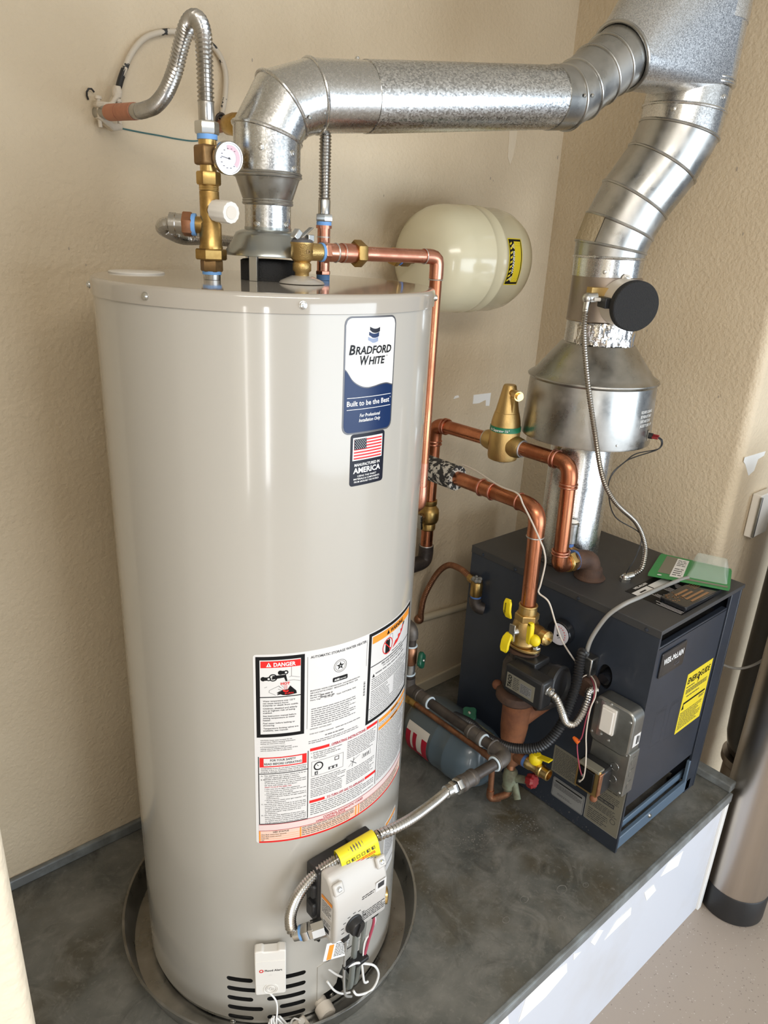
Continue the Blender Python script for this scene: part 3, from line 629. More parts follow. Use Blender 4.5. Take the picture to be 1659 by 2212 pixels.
p.rect('ink_red', 95, 566.5, 124, 572.5); p.rect('ink_red', 213, 566.5, 243, 572.5); p.text('ink_crimson', 'TO TURN OFF GAS TO APPLIANCE', 128, 567.3, 4.6, 1, w=83, bold=.03); p.rect('ink_crimson', 124, 566.4, 213, 566.8)
p.bars('ink_soft', 97, 565, 240, 538, 6, .36, 1, 25, .65)
# lower right column
p.rect(K, 242.5, 538, 243.8, 688); p.rect('ink_orange', 246, 677, 362, 685); p.rect('ink_orange', 246, 660, 362, 667); p.text(K, 'WARNING', 287, 678.2, 4.4, 2, w=30, bold=.02); p.text(K, 'WARNING', 287, 661.3, 4.4, 2, w=30, bold=.02)
p.bars('ink_soft', 247, 676, 360, 668, 2, .36, 1, 31, .6); p.bars('ink_soft', 247, 659, 360, 542, 29, .36, 1, 32, .6)
# foot: diagnostic codes
p.rect('ink_pink', 5, 518, 362, 532); p.rect('ink_peach', 5, 494, 362, 518); p.rect('ink_crimson', 5, 517.4, 362, 518.4, 2); p.rect('ink_crimson', 5, 531.4, 362, 532.4, 2); p.rect('ink_red', 5, 490.5, 362, 494, 2)
p.text('ink_crimson', 'CONTROL DIAGNOSTIC CODES', 122, 524, 4.8, 2, w=88, bold=.03); p.text('ink_crimson', 'OPERATIONAL STATUS', 108, 519.4, 3.5, 2, w=60, bold=.03); p.text(K, 'LED STATUS', 30, 512.6, 3.3, 2, w=28, bold=.02)
for u in (5, 78, 192, 199): p.rect('ink_orange', u, 494.5, u+2.6, 517, 2)
for k in range(3): p.rect('ink_orange', 8, 498.5+k*4.6, 196, 498.9+k*4.6, 2)
for i, t_ in enumerate(['One flash every four seconds', 'One flash every second', 'Solid ON', 'OFF']): p.text(T, t_, 9, 508-i*4.5, 2.2, 2, w=len(t_)*1.6)
p.bars('ink_soft', 82, 517, 190, 496, 5, .45, 2, 33, .6); p.bars('ink_soft', 204, 517, 350, 496, 5, .45, 2, 34, .6)
p.build(L1)
# brand label
L2, p = lab('brand_label', 0, 0, 97, 172, A(-99.75), 12, 'ink_steel')
LB = L2; f0 = p.f; p.f = lambda u, v, l: f0(u, v+1242, l)
# rebuild plate at its height
bpy.data.objects.remove(L2); BASE.pop(LB, None)
L2, _ = lab('brand_label', 0, 1242, 97, 1414, A(-99.75), 12, 'ink_steel')
us = [2.5+92*k/46 for k in range(47)]
WK = [.44, .535, .585, .605, .600, .588, .585, .605]
def wv(u):
    t = max(0, min(.9999, (u-2.5)/92))*(len(WK)-1); i = int(t); t -= i
    q0, q1, q2, q3 = WK[max(0, i-1)], WK[i], WK[i+1], WK[min(len(WK)-1, i+2)]
    return 172*(1-.5*(2*q1+(q2-q0)*t+(2*q0-5*q1+4*q2-q3)*t*t+(3*q1-q0-3*q2+q3)*t**3))
def cn(u, top, r=10):
    d = min(u-2.5, 94.5-u); k = 0 if d >= r else r-math.sqrt(max(0, r*r-(r-d)**2)); return 169.5-k if top else 2.5+k
p.strip('label_white', us, lambda u: wv(u)+1.8, lambda u: cn(u, True)); p.strip('ink_navy', us, lambda u: cn(u, False), wv)
for i, (m_, v0) in enumerate((('ink_dark_navy', 154), ('ink_navy', 147), ('ink_paleblue', 140))):
    us2 = [43+19*k/10 for k in range(11)]
    p.strip(m_, [u-i*1.4 for u in us2], lambda u, v0=v0, i=i: v0-3.2*math.sin((u+i*1.4-43)/19*PI*.9)+ (1.0 if u < 46 else 0)-6+3, lambda u, v0=v0, i=i: v0+6-3.2*math.sin((u+i*1.4-43)/19*PI*.9)-3, 2)
p.text(K, 'B', 8, 118.5, 13.5, 2, w=10.5, shear=.18, bold=.03); p.text(K, 'RADFORD', 19, 118.5, 11, 2, w=69, shear=.18, bold=.03)
p.text(K, 'W', 27, 103, 13, 2, w=16, shear=.18, bold=.03); p.text(K, 'HITE', 43, 103, 10.8, 2, w=32, shear=.18, bold=.03); p.ring(T, 79, 114, 1.1, .4, 2)
p.rect('ink_white', 7, 54.8, 92, 55.6, 2); p.rect('ink_white', 7, 37.2, 92, 38, 2); p.text('ink_white', 'Built to be the Best', 7, 43, 7.6, 2, w=82, bold=.015); p.ring('ink_white', 91, 50, .9, .35, 2)
p.text('ink_white', 'For Professional', 50, 25.5, 5, 2, 'C', w=40, shear=.2); p.text('ink_white', 'Installation Only', 50, 18, 5, 2, 'C', w=42, shear=.2)
p.build(L2)
# flag label
L3, p = lab('flag_label', 0, 1159, 67, 1241.5, A(-96.5), 5, 'ink_dark_navy')
f1 = p.f; p.f = lambda u, v, l: f1(u, v+1159, l)
p.rect('ink_white', 4, 41, 62, 77, 1)
for k in range(7): p.rect('ink_red', 6, 43+k*4.75-(0 if k else 0), 60.5, 45.5+k*4.75, 2)
p.rect('ink_dark_navy', 6.2, 58.5, 29, 75, 3)
for r_ in range(7):
    for c_ in range(6 if r_ % 2 == 0 else 5): p.disc('ink_white', 8.4+c_*3.7+(0 if r_ % 2 == 0 else 1.85), 60.4+r_*2.2, .62, 4, 6)
p.text('ink_white', 'MANUFACTURED IN', 33, 31.5, 4.4, 1, 'C', w=50, bold=.02); p.text('ink_white', 'AMERICA', 33, 20.5, 8.4, 1, 'C', w=54, bold=.03)
for i, t_ in enumerate(['USING THE FINEST', 'MATERIALS & COMPONENTS', 'FROM AROUND THE WORLD']): p.text('ink_white', t_, 33, 14.2-i*4.6, 2.7, 1, 'C', w=len(t_)*2.35, bold=.015)
p.build(L3)
# partly hidden notice beside the gas valve
L4, p = lab('side_notice', 0, 250, 60, 400, A(-68), 4)
p.rect('ink_orange', 3, 388, 57, 396); p.bars('ink_soft', 4, 385, 56, 300, 22, .36, 1, 41, .6); p.rect(K, 3, 270, 57, 272)
p.build(L4)

# ---- gas control valve on the front
GV = G().box((-.104, -.318, .325), (.024, -.279, .452)); GV.box((-.112, -.313, .345), (-.10, -.29, .375)); GV.box((-.112, -.313, .39), (-.10, -.29, .42)); GV.box((-.02, -.316, .44), (.03, -.285, .462))
gv = GV.build('gas_valve', 'black_plastic', HT, bevel=.004)
prof = [(-.316, .312), (-.316, .458), (-.338, .458), (-.348, .446), (-.362, .418), (-.366, .40), (-.366, .326), (-.358, .312)]
G().add([(x, y, z) for x in (-.100, .022) for y, z in prof], [list(range(8)), [15-i for i in range(8)]]+[[i, 8+i, 8+(i+1) % 8, (i+1) % 8] for i in range(8)]).build('cover', 'grey_plastic', gv, bevel=.006, seg=3)
for x in (-.088, .010):
    G().obox((x, -.3555, .4405), ((1, 0, 0), (0, .42, .9), (0, -.9, .42)), (.011, .011, .0035)).build('corner_boss', 'grey_plastic', gv, bevel=.003)
    screw(gv, (x, -.3590, .442), (0, -.9, .42), .0042)
G().lathe([(.0185, 0), (.0185, .002), (.0165, .003), (.0155, .014), (.014, .016)], (-.058, -.366, .345), (0, -1, 0), 32).obox((-.058, -.383, .345), ((.3, 0, .95), (.95, 0, -.3), (0, 1, 0)), (.013, .003, .003)).build('temperature_knob', 'black_plastic', gv)
pr = Print(onplane((-.100, -.3662, .312), (1, 0, 0), (0, 0, 1)))
pr.bars('ink_text', .06, .086, .095, .076, 2, .4, 1, 3, .5); pr.rect('label_white', .092, .073, .117, .096, 1); pr.rect('ink_text', .097, .080, .112, .092, 2); pr.bars('ink_text', .062, .045, .118, .022, 5, .4, 1, 4, .5)
for k in range(9):
    a = A(200-k*28); pr.rect('ink_text', .042+.026*math.cos(a)-.003, .033+.024*math.sin(a), .042+.026*math.cos(a)+.003, .0345+.024*math.sin(a), 1)
pr.build(gv)
pr = Print(onplane((-.1002, -.320, .322), (0, -1, 0), (0, 0, 1))); pr.rect('label_white', .004, .045, .036, .085); pr.rect('ink_orange', .004, .080, .036, .088, 2); pr.bars('ink_text', .006, .078, .034, .048, 8, .45, 2, 5, .5); pr.rect('label_white', .010, .004, .034, .036); pr.bars('ink_text', .012, .034, .032, .022, 3, .45, 2, 6, .5); pr.rect('ink_text', .014, .008, .028, .018, 2); pr.build(gv)
G().lathe([(.010, 0), (.010, .014), (.016, .015), (.017, .020), (.016, .030), (.010, .032), (.006, .026)], (.020, -.325, .322), (.8, -.6, 0), 24).build('pilot_button', 'brass_bright', gv)
G().box((.000, -.352, .296), (.018, -.338, .313)).build('connector_plug', 'black_plastic', gv, bevel=.003)
G().box((-.074, -.358, .296), (-.058, -.344, .313)).build('connector_plug', 'black_plastic', gv, bevel=.003)
G().cyl((-.099, -.332, .335), (-.119, -.322, .330), .0175, n=8).build('inlet_nipple', 'zinc', gv)
G().tube([(-.022, -.335, .316), (-.021, -.331, .25), (-.02, -.325, .16), (-.018, -.318, .10), (-.012, -.302, .074), (-.004, -.27, .072)], .0062, 12).build('burner_tube', 'alu_tube', gv)
G().tube([(-.003, -.338, .316), (-.002, -.332, .25), (-.003, -.326, .16), (-.005, -.318, .095), (-.004, -.295, .08), (-.002, -.27, .082)], .0045, 10).build('burner_tube', 'alu_tube', gv)
G().tube([(.009, -.345, .298), (.013, -.343, .27), (.006, -.338, .22), (.000, -.337, .19)], .0028, 8).build('sensor_wire', 'red_wire', gv)
G().tube([(.012, -.345, .298), (.018, -.342, .27), (.010, -.338, .24), (-.002, -.337, .225), (-.005, -.337, .185)], .0016, 6).build('sensor_wire', 'ink_white', gv)
G().tube([(-.066, -.35, .298), (-.056, -.345, .27), (-.054, -.34, .22), (-.050, -.336, .15), (-.040, -.33, .10), (-.02, -.325, .073)], .0026, 8).build('sensor_wire', 'grey_cable', gv)
G().tube([(-.05, -.341, .198), (-.03, -.345, .197), (-.012, -.343, .180), (.022, -.343, .145), (.038, -.34, .10), (.025, -.336, .065), (-.008, -.33, .072), (-.015, -.325, .085)], .0024, 8).build('sensor_wire', 'ink_white', gv)
G().tube([(-.012, -.343, .180), (-.005, -.34, .14), (.004, -.336, .105), (.014, -.335, .098)], .0024, 8).build('sensor_wire', 'ink_white', gv)
G().tube([(-.06, -.295, .118), (-.045, -.30, .085), (-.028, -.305, .066), (-.012, -.312, .064)], .0022, 8).build('sensor_wire', 'ink_white', gv)
G().tube([(-.045, -.275, .122), (-.028, -.285, .10), (-.018, -.29, .09)], .0022, 8).build('sensor_wire', 'ink_white', gv)
G().box((-.026, -.346, .180), (.004, -.322, .190)).build('wire_clip', 'black_plastic', gv, bevel=.002)
G().box((-.056, -.344, .196), (-.030, -.334, .203)).build('wire_clip', 'black_plastic', gv, bevel=.002)
G().tube([(-.094, -.30, .29), (-.099, -.303, .28), (-.092, -.308, .27)], .003, 8).build('tag_loop', 'black_plastic', gv)
G().obox((-.074, -.338, .262), ((.95, -.2, -.22), (.2, 0, .97), (.2, .97, 0)), (.024, .020, .0006)).build('hang_tag', 'paper_white', gv, smooth=False)
pr = Print(onplane((-.0965, -.3345, .248), (.95, -.2, -.22), (.2, 0, .97))); pr.rect('ink_orange', .002, .000, .012, .034, 3); pr.bars('ink_text', .016, .036, .046, .004, 9, .4, 3, 7, .4); pr.build(gv)
# ---- clip-on flood alarm
FA = thing('flood_alarm', 'white plastic flood alarm clipped to the heater jacket above the slots', 'alarm', (-.161, -.248, .12))
f = onplane((-.1815, -.2225, .133), (.0495, -.0316, 0), (0, 0, 1)); ex = Vector((.0495, -.0316, 0)).normalized(); nz = ex.cross(Vector((0, 0, 1)))
O = Vector((-.1815, -.2225, .133))
body = [(0, .003), (.003, 0), (.056, 0), (.059, .003), (.059, .116), (.046, .1175), (.042, .1145), (.018, .1145), (.014, .1175), (.002, .1165), (0, .114)]
G().prism(body, O+nz*.002, ex, (0, 0, 1), .0195).build('case', 'white_plastic', FA, bevel=.003)
G().prism([(.001, 0.028), (.058, .028), (.058, .092), (.001, .092)], O+nz*.0212, ex, (0, 0, 1), .0012).build('front_panel', 'white_plastic', FA, bevel=.001)
for k, r in enumerate((.0135, .0100, .0066, .0033)):
    x, y = ex, Vector((0, 0, 1)); c0 = O+nz*.0218+ex*.030+y*.0160
    G().loop([c0+(x*math.cos(2*PI*i/28)+y*math.sin(2*PI*i/28))*r for i in range(28)], .0008, 6).build('speaker_ring', 'grey_plastic' if k % 2 else 'white_plastic', FA)
pr = Print(onplane(O+nz*.0226, ex, (0, 0, 1))); pr.ring('ink_red', .0125, .067, .0042, .0018, 1); pr.text('ink_text', 'Flood Alert', .019, .0648, .0050, 1, w=.033, bold=.02); pr.rect('grey_plastic', .026, .055, .032, .0555, 1); pr.build(FA)
cd = thing('sensor_cord', 'coiled white cord bundle hanging below the flood alarm', 'cord', (-.150, -.262, .04))
G().tube([O+nz*.012+ex*.022, (-.158, -.258, .11), (-.157, -.262, .085), (-.163, -.268, .062), (-.16, -.27, .05)], .0018, 8).build('lead', 'ink_white', cd)
for i in range(7):
    o = Vector((R.uniform(-.004, .004), R.uniform(-.006, .003), R.uniform(-.004, .004)))
    P = [Vector(q)+o*(1+.4*i) for q in ((-.170, -.258, .066), (-.174, -.262, .056), (-.162, -.268, .036), (-.143, -.277, .016), (-.133, -.279, .015), (-.147, -.272, .034), (-.160, -.262, .060))]
    G().tube(P, .0018, 7, .004).build('cord_turn', 'ink_white', cd)
G().loop([Vector((-.148, -.273, .030))+Vector((.011*math.cos(t_)*.7, .011*math.cos(t_)*.7, .011*math.sin(t_))) for t_ in [2*PI*k/20 for k in range(20)]], .0018, 6).build('cord_tie', 'ink_white', cd)
sn = thing('water_sensor', 'beige water sensor probe lying in the drain pan', 'sensor', (-.113, -.280, .006))
G().box((-.128, -.296, .0065), (-.098, -.268, .028)).build('probe_body', 'white_warm', sn, bevel=.003)
G().cyl((-.113, -.283, .028), (-.113, -.283, .037), .007, n=18).build('probe_button', 'white_plastic', sn)
G().tube([(-.128, -.274, .012), (-.131, -.270, .03), (-.124, -.272, .042), (-.114, -.281, .037)], .0018, 7).build('probe_lead', 'ink_white', sn)
# ---- drain pan
G().lathe([(.0, .0008), (.318, .0008), (.336, .062), (.340, .0635), (.3395, .0655), (.3345, .0645), (.3165, .0045), (.0, .0045)], n=120, caps=False).build('drain_pan', 'galv_dull', None, base=(0, 0, .0005), ang=40)
tag(bpy.data.objects['drain_pan'], 'shallow round metal drain pan under the water heater', 'pan')

# ================================================================== heater top: draft hood and vent connector
DH = thing('draft_hood', 'flared grey draft hood on the water heater top', 'draft hood', (0, 0, 1.4437))
G().lathe([(.046, 1.4438), (.046, 1.474), (.042, 1.476)], n=40).build('flue_collar', 'black_matte', DH)
G().lathe([(.070, 1.4815), (.0715, 1.4820), (.0712, 1.486), (.066, 1.494), (.060, 1.503), (.0555, 1.512), (.052, 1.5175), (.046, 1.5205), (.0385, 1.522), (.0385, 1.526)], n=64).build('bell', 'galv_grey', DH, ang=70)
for a in (-147, -27, 93):
    d = Vector((math.cos(A(a)), math.sin(A(a)), 0)); t_ = Vector((-d.y, d.x, 0))
    G().obox(d*.057+Vector((0, 0, 1.4645)), (t_, d, (0, 0, 1)), (.0065, .0012, .0205)).obox(d*.0545+t_*.0062+Vector((0, 0, 1.4645)), (t_, d, (0, 0, 1)), (.0008, .003, .0205)).build('leg', 'zinc', DH, smooth=False)
VC = thing('vent_connector', 'galvanized vent pipe with elbow rising from the heater draft hood', 'vent pipe', (0, 0, 1.5225))
G().lathe([(.0375, 1.5235), (.0375, 1.560)], n=48).build('collar', 'galv', VC)
G().torus((0, 0, 1.5625), (0, 0, 1), .0385, .0032).torus((0, 0, 1.5665), (0, 0, 1), .0392, .0022).build('collar_bead', 'galv_dull', VC)
G().lathe([(.0385, 1.566), (.041, 1.570), (.0505, 1.597), (.0525, 1.601)], n=48).build('reducer', 'galv_dull', VC)
G().torus((0, 0, 1.603), (0, 0, 1), .0530, .0028).torus((0, 0, 1.607), (0, 0, 1), .0535, .0022).build('reducer_bead', 'galv_dull', VC)
G().lathe([(.0530, 1.606), (.0530, 1.647), (.0520, 1.648)], n=48).build('pipe_sleeve', 'galv', VC)
k_ = -.09/.592
EP = [(0, 0, 1.645), (0, 0, 1.664), (.025, .025*k_, 1.707), (.078, .078*k_, 1.7265), (.175, .175*k_, 1.7375)]
gored(VC, EP, .0535, 'galv', .003, {3: 'elbow_outlet'})
d_ = (Vector((.592, -.09, 1.789))-Vector(EP[-1]))
G().cyl(EP[-1], Vector(EP[-1])+d_*.985, .0548, n=48).build('straight_pipe', 'galv_spangle', VC)
for (a, z) in ((-132, 1.640), (-75, 1.636), (-70, 1.614)): screw(VC, (.053*math.cos(A(a)), .053*math.sin(A(a)), z), (math.cos(A(a)), math.sin(A(a)), 0), .0042)
for (a, z) in ((-150, 1.530), (-70, 1.531)): screw(VC, (.0375*math.cos(A(a)), .0375*math.sin(A(a)), z), (math.cos(A(a)), math.sin(A(a)), 0), .0045)
X1, Y1, D1 = frame(d_)
def onpipe(o, ang, s_, r=.0548):
    n_ = X1*math.cos(A(ang))+Y1*math.sin(A(ang)); return Vector(o)+D1*s_+n_*r, n_
for s_, a in ((-.012, 92), (-.05, 15), (-.012, 8), (-.02, -18), (.405, 40), (.405, 5), (.415, -28)):
    p_, n_ = onpipe(EP[-1], a, s_); screw(VC, p_, n_, .0036)
for q in ((.022, -.006, 1.69), (.05, -.01, 1.70)):
    c0 = Vector((.04, .04*k_, 1.71)); n_ = Vector((.30, -.92, -.12)).normalized(); screw(VC, c0+n_*.0525+Vector((q[0]-.035, 0, q[2]-1.705)), n_, .003)
# second elbow of the connector up to the wye
E2 = [(.583, -.0886, 1.7880), (.625, -.093, 1.793), (.662, -.0955, 1.812), (.705, -.100, 1.843), (.740, -.103, 1.866), (.772, -.105, 1.886)]
R2 = gored(VC, E2, [.0565, .0565, .057, .058, .059, .0615], 'galv_dull', .003, {0: 'elbow_inlet', 4: 'elbow_outlet'})
for q in ((.61, -.150, 1.79), (.632, -.151, 1.793)): screw(VC, q, (.1, -1, .05), .0032)
for q, n_ in (((.755, -.160, 1.880), (.2, -.95, .1)), ((.725, -.118, 1.915), (-.5, -.3, .8))): screw(VC, q, n_, .0045)

# ================================================================== boiler flue stack
FS = thing('flue_stack', 'large galvanized flue stack with wye and swept elbow above the boiler', 'flue pipe', (.961, -.031, 1.45))
g = G(); bm = bmesh.new()
ring = R2[-1]; cc = Vector(E2[-1]); dd = (Vector(E2[-1])-Vector(E2[-2])).normalized()
pts = [cc+dd*.002+(q-cc)*1.06 for q in ring]
SX, SY = 1.047, -.113
for z, r in ((1.868, .0935), (2.20, .0985)):
    pts += [Vector((SX+r*math.cos(2*PI*k/48), SY+r*math.sin(2*PI*k/48), z)) for k in range(48)]
for q in pts: bm.verts.new(q)
bmesh.ops.convex_hull(bm, input=bm.verts)
bm.verts.index_update()
vs = [v.co.copy() for v in bm.verts]; fs = [[v.index for v in f.verts] for f in bm.faces]; bm.free()
g.add(vs, fs); wy = g.build('wye', 'galv_fine', FS, ang=50)
G().cyl((SX, SY, 1.99), (SX, SY, 2.38), .0975, n=56).build('upper_pipe', 'galv_fine', FS)
G().loop([cc+(q-cc)*1.07 for q in ring], .004, 8).build('branch_bead', 'galv_dull', FS)
SP = [(SX, SY, 1.87), (SX-.003, SY+.003, 1.825), (SX-.005, SY+.005, 1.783), (1.022, -.090, 1.712), (.985, -.056, 1.632), (.967, -.038, 1.572), (.957, -.028, 1.524), (.957, -.028, 1.500), (.957, -.028, 1.455)]
gored(FS, SP, [.0915, .0915, .0905, .0880, .0870, .0860, .0850, .0845, .0835], ['galv', 'galv', 'galv_dull', 'galv_dull', 'galv_dull', 'galv_dull', 'galv_dull', 'galv'], .0034, {0: 'wye_collar', 1: 'pipe_sleeve', 7: 'pipe_sleeve'})
G().torus((SX, SY, 1.872), (0, 0, 1), .0935, .0035).torus((SX, SY, 1.880), (0, 0, 1), .094, .0025).build('collar_bead', 'galv', FS)
for a, z, r in ((-95, 1.843, .092), (-165, 1.815, .092)): screw(FS, (SX-.002+r*math.cos(A(a)), SY+.002+r*math.sin(A(a)), z), (math.cos(A(a)), math.sin(A(a)), 0), .005)
for a, z in ((-150, 1.468), (-170, 1.50)): screw(FS, (.957+.0845*math.cos(A(a)), -.028+.0845*math.sin(A(a)), z), (math.cos(A(a)), math.sin(A(a)), 0), .004)
# smear of sealant on the back of the lowest elbow
g = G()
P = [Vector(q) for q in mitre(SP, [.0925]*4+[.0888, .0878, .0868, .086, .085])[5]]; Q = [Vector(q) for q in mitre(SP, [.0925]*4+[.0888, .0878, .0868, .086, .085])[6]]
idx = sorted(range(40), key=lambda i: (P[i]-Vector((.86, .02, 1.55))).length)[:9]; idx = sorted(idx)
if idx[-1]-idx[0] > 20: idx = sorted([i if i > 20 else i+40 for i in idx])
for a, b in zip(idx, idx[1:]): g.add([P[a % 40], P[b % 40], Q[b % 40], Q[a % 40]], [[0, 1, 2, 3]])
g.build('sealant_smear', 'mastic', FS)

# vent damper between stack and hood
DM = thing('vent_damper', 'motorized vent damper with black round foam cover on the flue', 'damper', (.961, -.031, 1.345))
G().lathe([(.0855, 1.348), (.087, 1.350), (.0855, 1.352), (.0848, 1.455), (.083, 1.457)], (.959, -.030, 0), n=48).build('damper_pipe', 'galv_warm', DM)
dn = Vector((-.50, -.86, -.04)).normalized(); ax, ay, _ = frame(dn)
mc = Vector((.917, -.104, 1.402))
G().cyl(mc, mc+dn*.058, .0545, n=48).build('motor_housing', 'white_warm', DM)
G().cyl(mc+dn*.056, mc+dn*.078, .0570, n=56).build('foam_cover', 'black_matte', DM, bevel=.003)
for s_ in (1, -1):
    e_ = (Vector((0, 0, 1))*s_*1.0+Vector((-.32, .1, 0))*(-s_)*.25).normalized(); e_ = (e_-dn*e_.dot(dn)).normalized(); t_ = dn.cross(e_)
    G().prism([(-.014, .035), (.014, .035), (.011, .058), (.006, .064), (-.006, .064), (-.011, .058)], mc-dn*.002, t_, e_, -.003).build('mounting_ear', 'white_warm', DM, bevel=.001)
    screw(DM, mc+e_*.055+dn*.001, dn, .0055, slot=False)
G().obox(mc+dn*.034+Vector((-.046, .026, .002)), ((-.86, .5, 0), dn, (0, 0, 1)), (.014, .020, .012)).build('wire_port', 'black_plastic', DM, bevel=.002)
G().obox((.868, -.078, 1.418), ((.86, -.5, 0), (.5, .86, 0), (0, 0, 1)), (.030, .014, .016)).build('terminal_box', 'brass_gold', DM, bevel=.001)
G().cyl((.868, -.115, 1.408), (.835, -.085, 1.408), .0045, n=12).build('cable_end', 'white_plastic', DM)

CE = thing('flexible_conduit', 'thin ribbed metal conduit hanging from the vent damper to the boiler top', 'conduit', (.987, -.226, .69))
G().cyl((.850, -.080, 1.412), (.830, -.068, 1.410), .012, n=20).cyl((.832, -.070, 1.410), (.826, -.072, 1.378), .009, .007, n=16).sph((.831, -.069, 1.409), .0125).build('elbow_connector', 'zinc', CE)
G().tube([(.826, -.072, 1.385), (.818, -.082, 1.329), (.796, -.128, 1.219), (.798, -.164, 1.114), (.825, -.188, 1.001), (.869, -.209, .932), (.959, -.226, .862), (1.008, -.236, .788), (1.010, -.238, .728), (.995, -.228, .708), (.985, -.222, .702)], .0060, 10, pitch=.0060, amp=.11).build('armour', 'conduit_grey', CE)
G().cyl((.992, -.227, .705), (.970, -.214, .697), .0085, .0105, n=16).sph((.972, -.216, .699), .0115).cyl((.972, -.216, .6885), (.972, -.216, .698), .015, n=8).build('end_fitting', 'zinc', CE)

# boiler draft hood
BH = thing('boiler_draft_hood', 'wide conical galvanized draft hood above the boiler flue', 'draft hood', (.961, -.031, .689))
o_ = (.961, -.031, 0)
G().lathe([(.0805, .690), (.0835, .691), (.083, 1.02), (.075, 1.04)], o_, n=48).build('flue_riser', 'galv', BH)
G().lathe([(.150, 1.050), (.1665, 1.052), (.1675, 1.056), (.1615, 1.190), (.1605, 1.205)], o_, n=72).build('skirt', 'galv_dull', BH)
G().lathe([(.1605, 1.200), (.1660, 1.206), (.1655, 1.210), (.148, 1.222), (.094, 1.292), (.086, 1.297)], o_, n=72).build('cone', 'galv_dull', BH)
G().torus((.961, -.031, 1.207), (0, 0, 1), .1645, .0025, 72).build('shoulder_bead', 'galv_dull', BH)
G().lathe([(.090, 1.285), (.0865, 1.297), (.0850, 1.348)], o_, n=48).build('neck', 'galv', BH)
R = random.Random(5); n = 60; rg = []
for z in (1.296, 1.306, 1.316, 1.328, 1.340, 1.347):
    rg.append([Vector((.961+(.0885+R.uniform(-.0012, .0025))*math.cos(A(-190+170*k/n)), -.031+(.0885+R.uniform(-.0012, .0025))*math.sin(A(-190+170*k/n)), z+R.uniform(-.003, .003)*(1 if z < 1.30 or z > 1.34 else 0))) for k in range(n)])
g = G(); v0 = [p for r in rg for p in r]; g.add(v0, [[i*n+k, i*n+k+1, (i+1)*n+k+1, (i+1)*n+k] for i in range(5) for k in range(n-1)]); g.build('foil_tape', 'foil', BH, ang=20)
def onsk(a, z, l=0): r = .1675-(z-1.056)/.134*.006+l; return Vector((.961+r*math.cos(A(a)), -.031+r*math.sin(A(a)), z))
pr = Print(lambda u, v, l: onsk(-96+u*1000/.1665/17.45, 1.108+v, l+.0003))
for i, t_ in enumerate(['REQUIRED CLEARANCE', 'BETWEEN BOTTOM OF', 'SKIRT AND TOP OF', 'JACKET TO BE 11 3/4"']): pr.text('stamp', t_, .0, .036-i*.0115, .0068, 2, w=.0030*len(t_), bold=.02)
pr.build(BH, {'stamp': 'stamped_lettering'})
screw(BH, onsk(-118, 1.068), (math.cos(A(-118)), math.sin(A(-118)), 0), .0025, slot=False)
SW = thing('spill_switch', 'small spill switch with red terminals on the draft hood skirt', 'switch', tuple(onsk(-78, 1.082)))
c0 = onsk(-78, 1.083, .0008); n_ = Vector((math.cos(A(-78)), math.sin(A(-78)), 0)); t_ = Vector((-n_.y, n_.x, 0))
G().prism([(-.007, -.013), (.007, -.013), (.007, .013), (-.007, .013)], c0, t_, (0, 0, 1), .0012).build('bracket', 'zinc', SW, smooth=False)
G().cyl(c0+n_*.001, c0+n_*.011, .0075, n=20).build('switch_body', 'black_plastic', SW)
for s_ in (-1, 1): G().obox(c0+n_*.016+t_*.004*s_+Vector((0, 0, .002*s_)), (n_, t_, (0, 0, 1)), (.010, .0022, .003)).build('spade_terminal', 'red_plastic', SW, bevel=.001)
for s_ in (-1, 1):
    G().tube([c0+n_*.024+t_*.004*s_, c0+n_*.034+t_*(.006+.004*s_)+Vector((0, 0, -.008)), c0+n_*.030+t_*(.004+.003*s_)+Vector((0, 0, -.030)), (.935, -.205, 1.043+.004*s_), (.895, -.20, 1.03), (.862, -.19, 1.0+.002*s_), (.860, -.19, .956), (.895, -.20, .885), (.985, -.228, .826), (.985, -.23, .77), (.972, -.22, .722), (.988, -.205, .6905)], .0015, 6).build('lead_wire', 'black_plastic', SW)

# ================================================================== hot outlet: mixing valve column, hose to the wall
MV = thing('mixing_valve', 'tarnished brass mixing valve with white cap above the heater', 'valve', (-.105, 0, 1.4435))
cx, cy = -.105, 0.0
Z = lambda z0, z1, r, m, nm, n=28: G().cyl((cx, cy, z0), (cx, cy, z1), r, n=n).build(nm, m, MV)
Z(1.4438, 1.4520, .0135, 'stainless', 'nipple'); Z(1.4515, 1.4565, .0150, 'blue_tape', 'thread_tape')
G().hexa((cx, cy, 1.4560), (cx, cy, 1.4740), .0178, .9).build('adapter_nut', 'brass_dark', MV)
G().hexa((cx, cy, 1.4735), (cx, cy, 1.4900), .0245, .2).build('union_nut', 'brass', MV)
G().lathe([(.0180, 1.4895), (.0185, 1.492), (.0172, 1.496), (.0172, 1.5265), (.0150, 1.5295), (.0150, 1.5720), (.0148, 1.5735)], (cx, cy, 0)).build('valve_body', 'brass', MV, ang=60)
for k in range(3): G().torus((cx, cy, 1.5755+k*.0026), (0, 0, 1), .0138, .0016, 28, 6).build('thread', 'brass_bright', MV)
G().hexa((cx, cy, 1.5820), (cx, cy, 1.6010), .0185, .1).build('coupling_nut', 'brass', MV)
Z(1.600, 1.6100, .0125, 'brass_bright', 'nipple')
te = G().box((cx-.0165, cy-.0165, 1.6095), (cx+.0165, cy+.0165, 1.6375)).build('tee', 'brass_dark', MV, bevel=.004)
Z(1.637, 1.6455, .0135, 'brass_bright', 'nipple'); Z(1.6445, 1.6515, .0152, 'blue_tape', 'thread_tape')
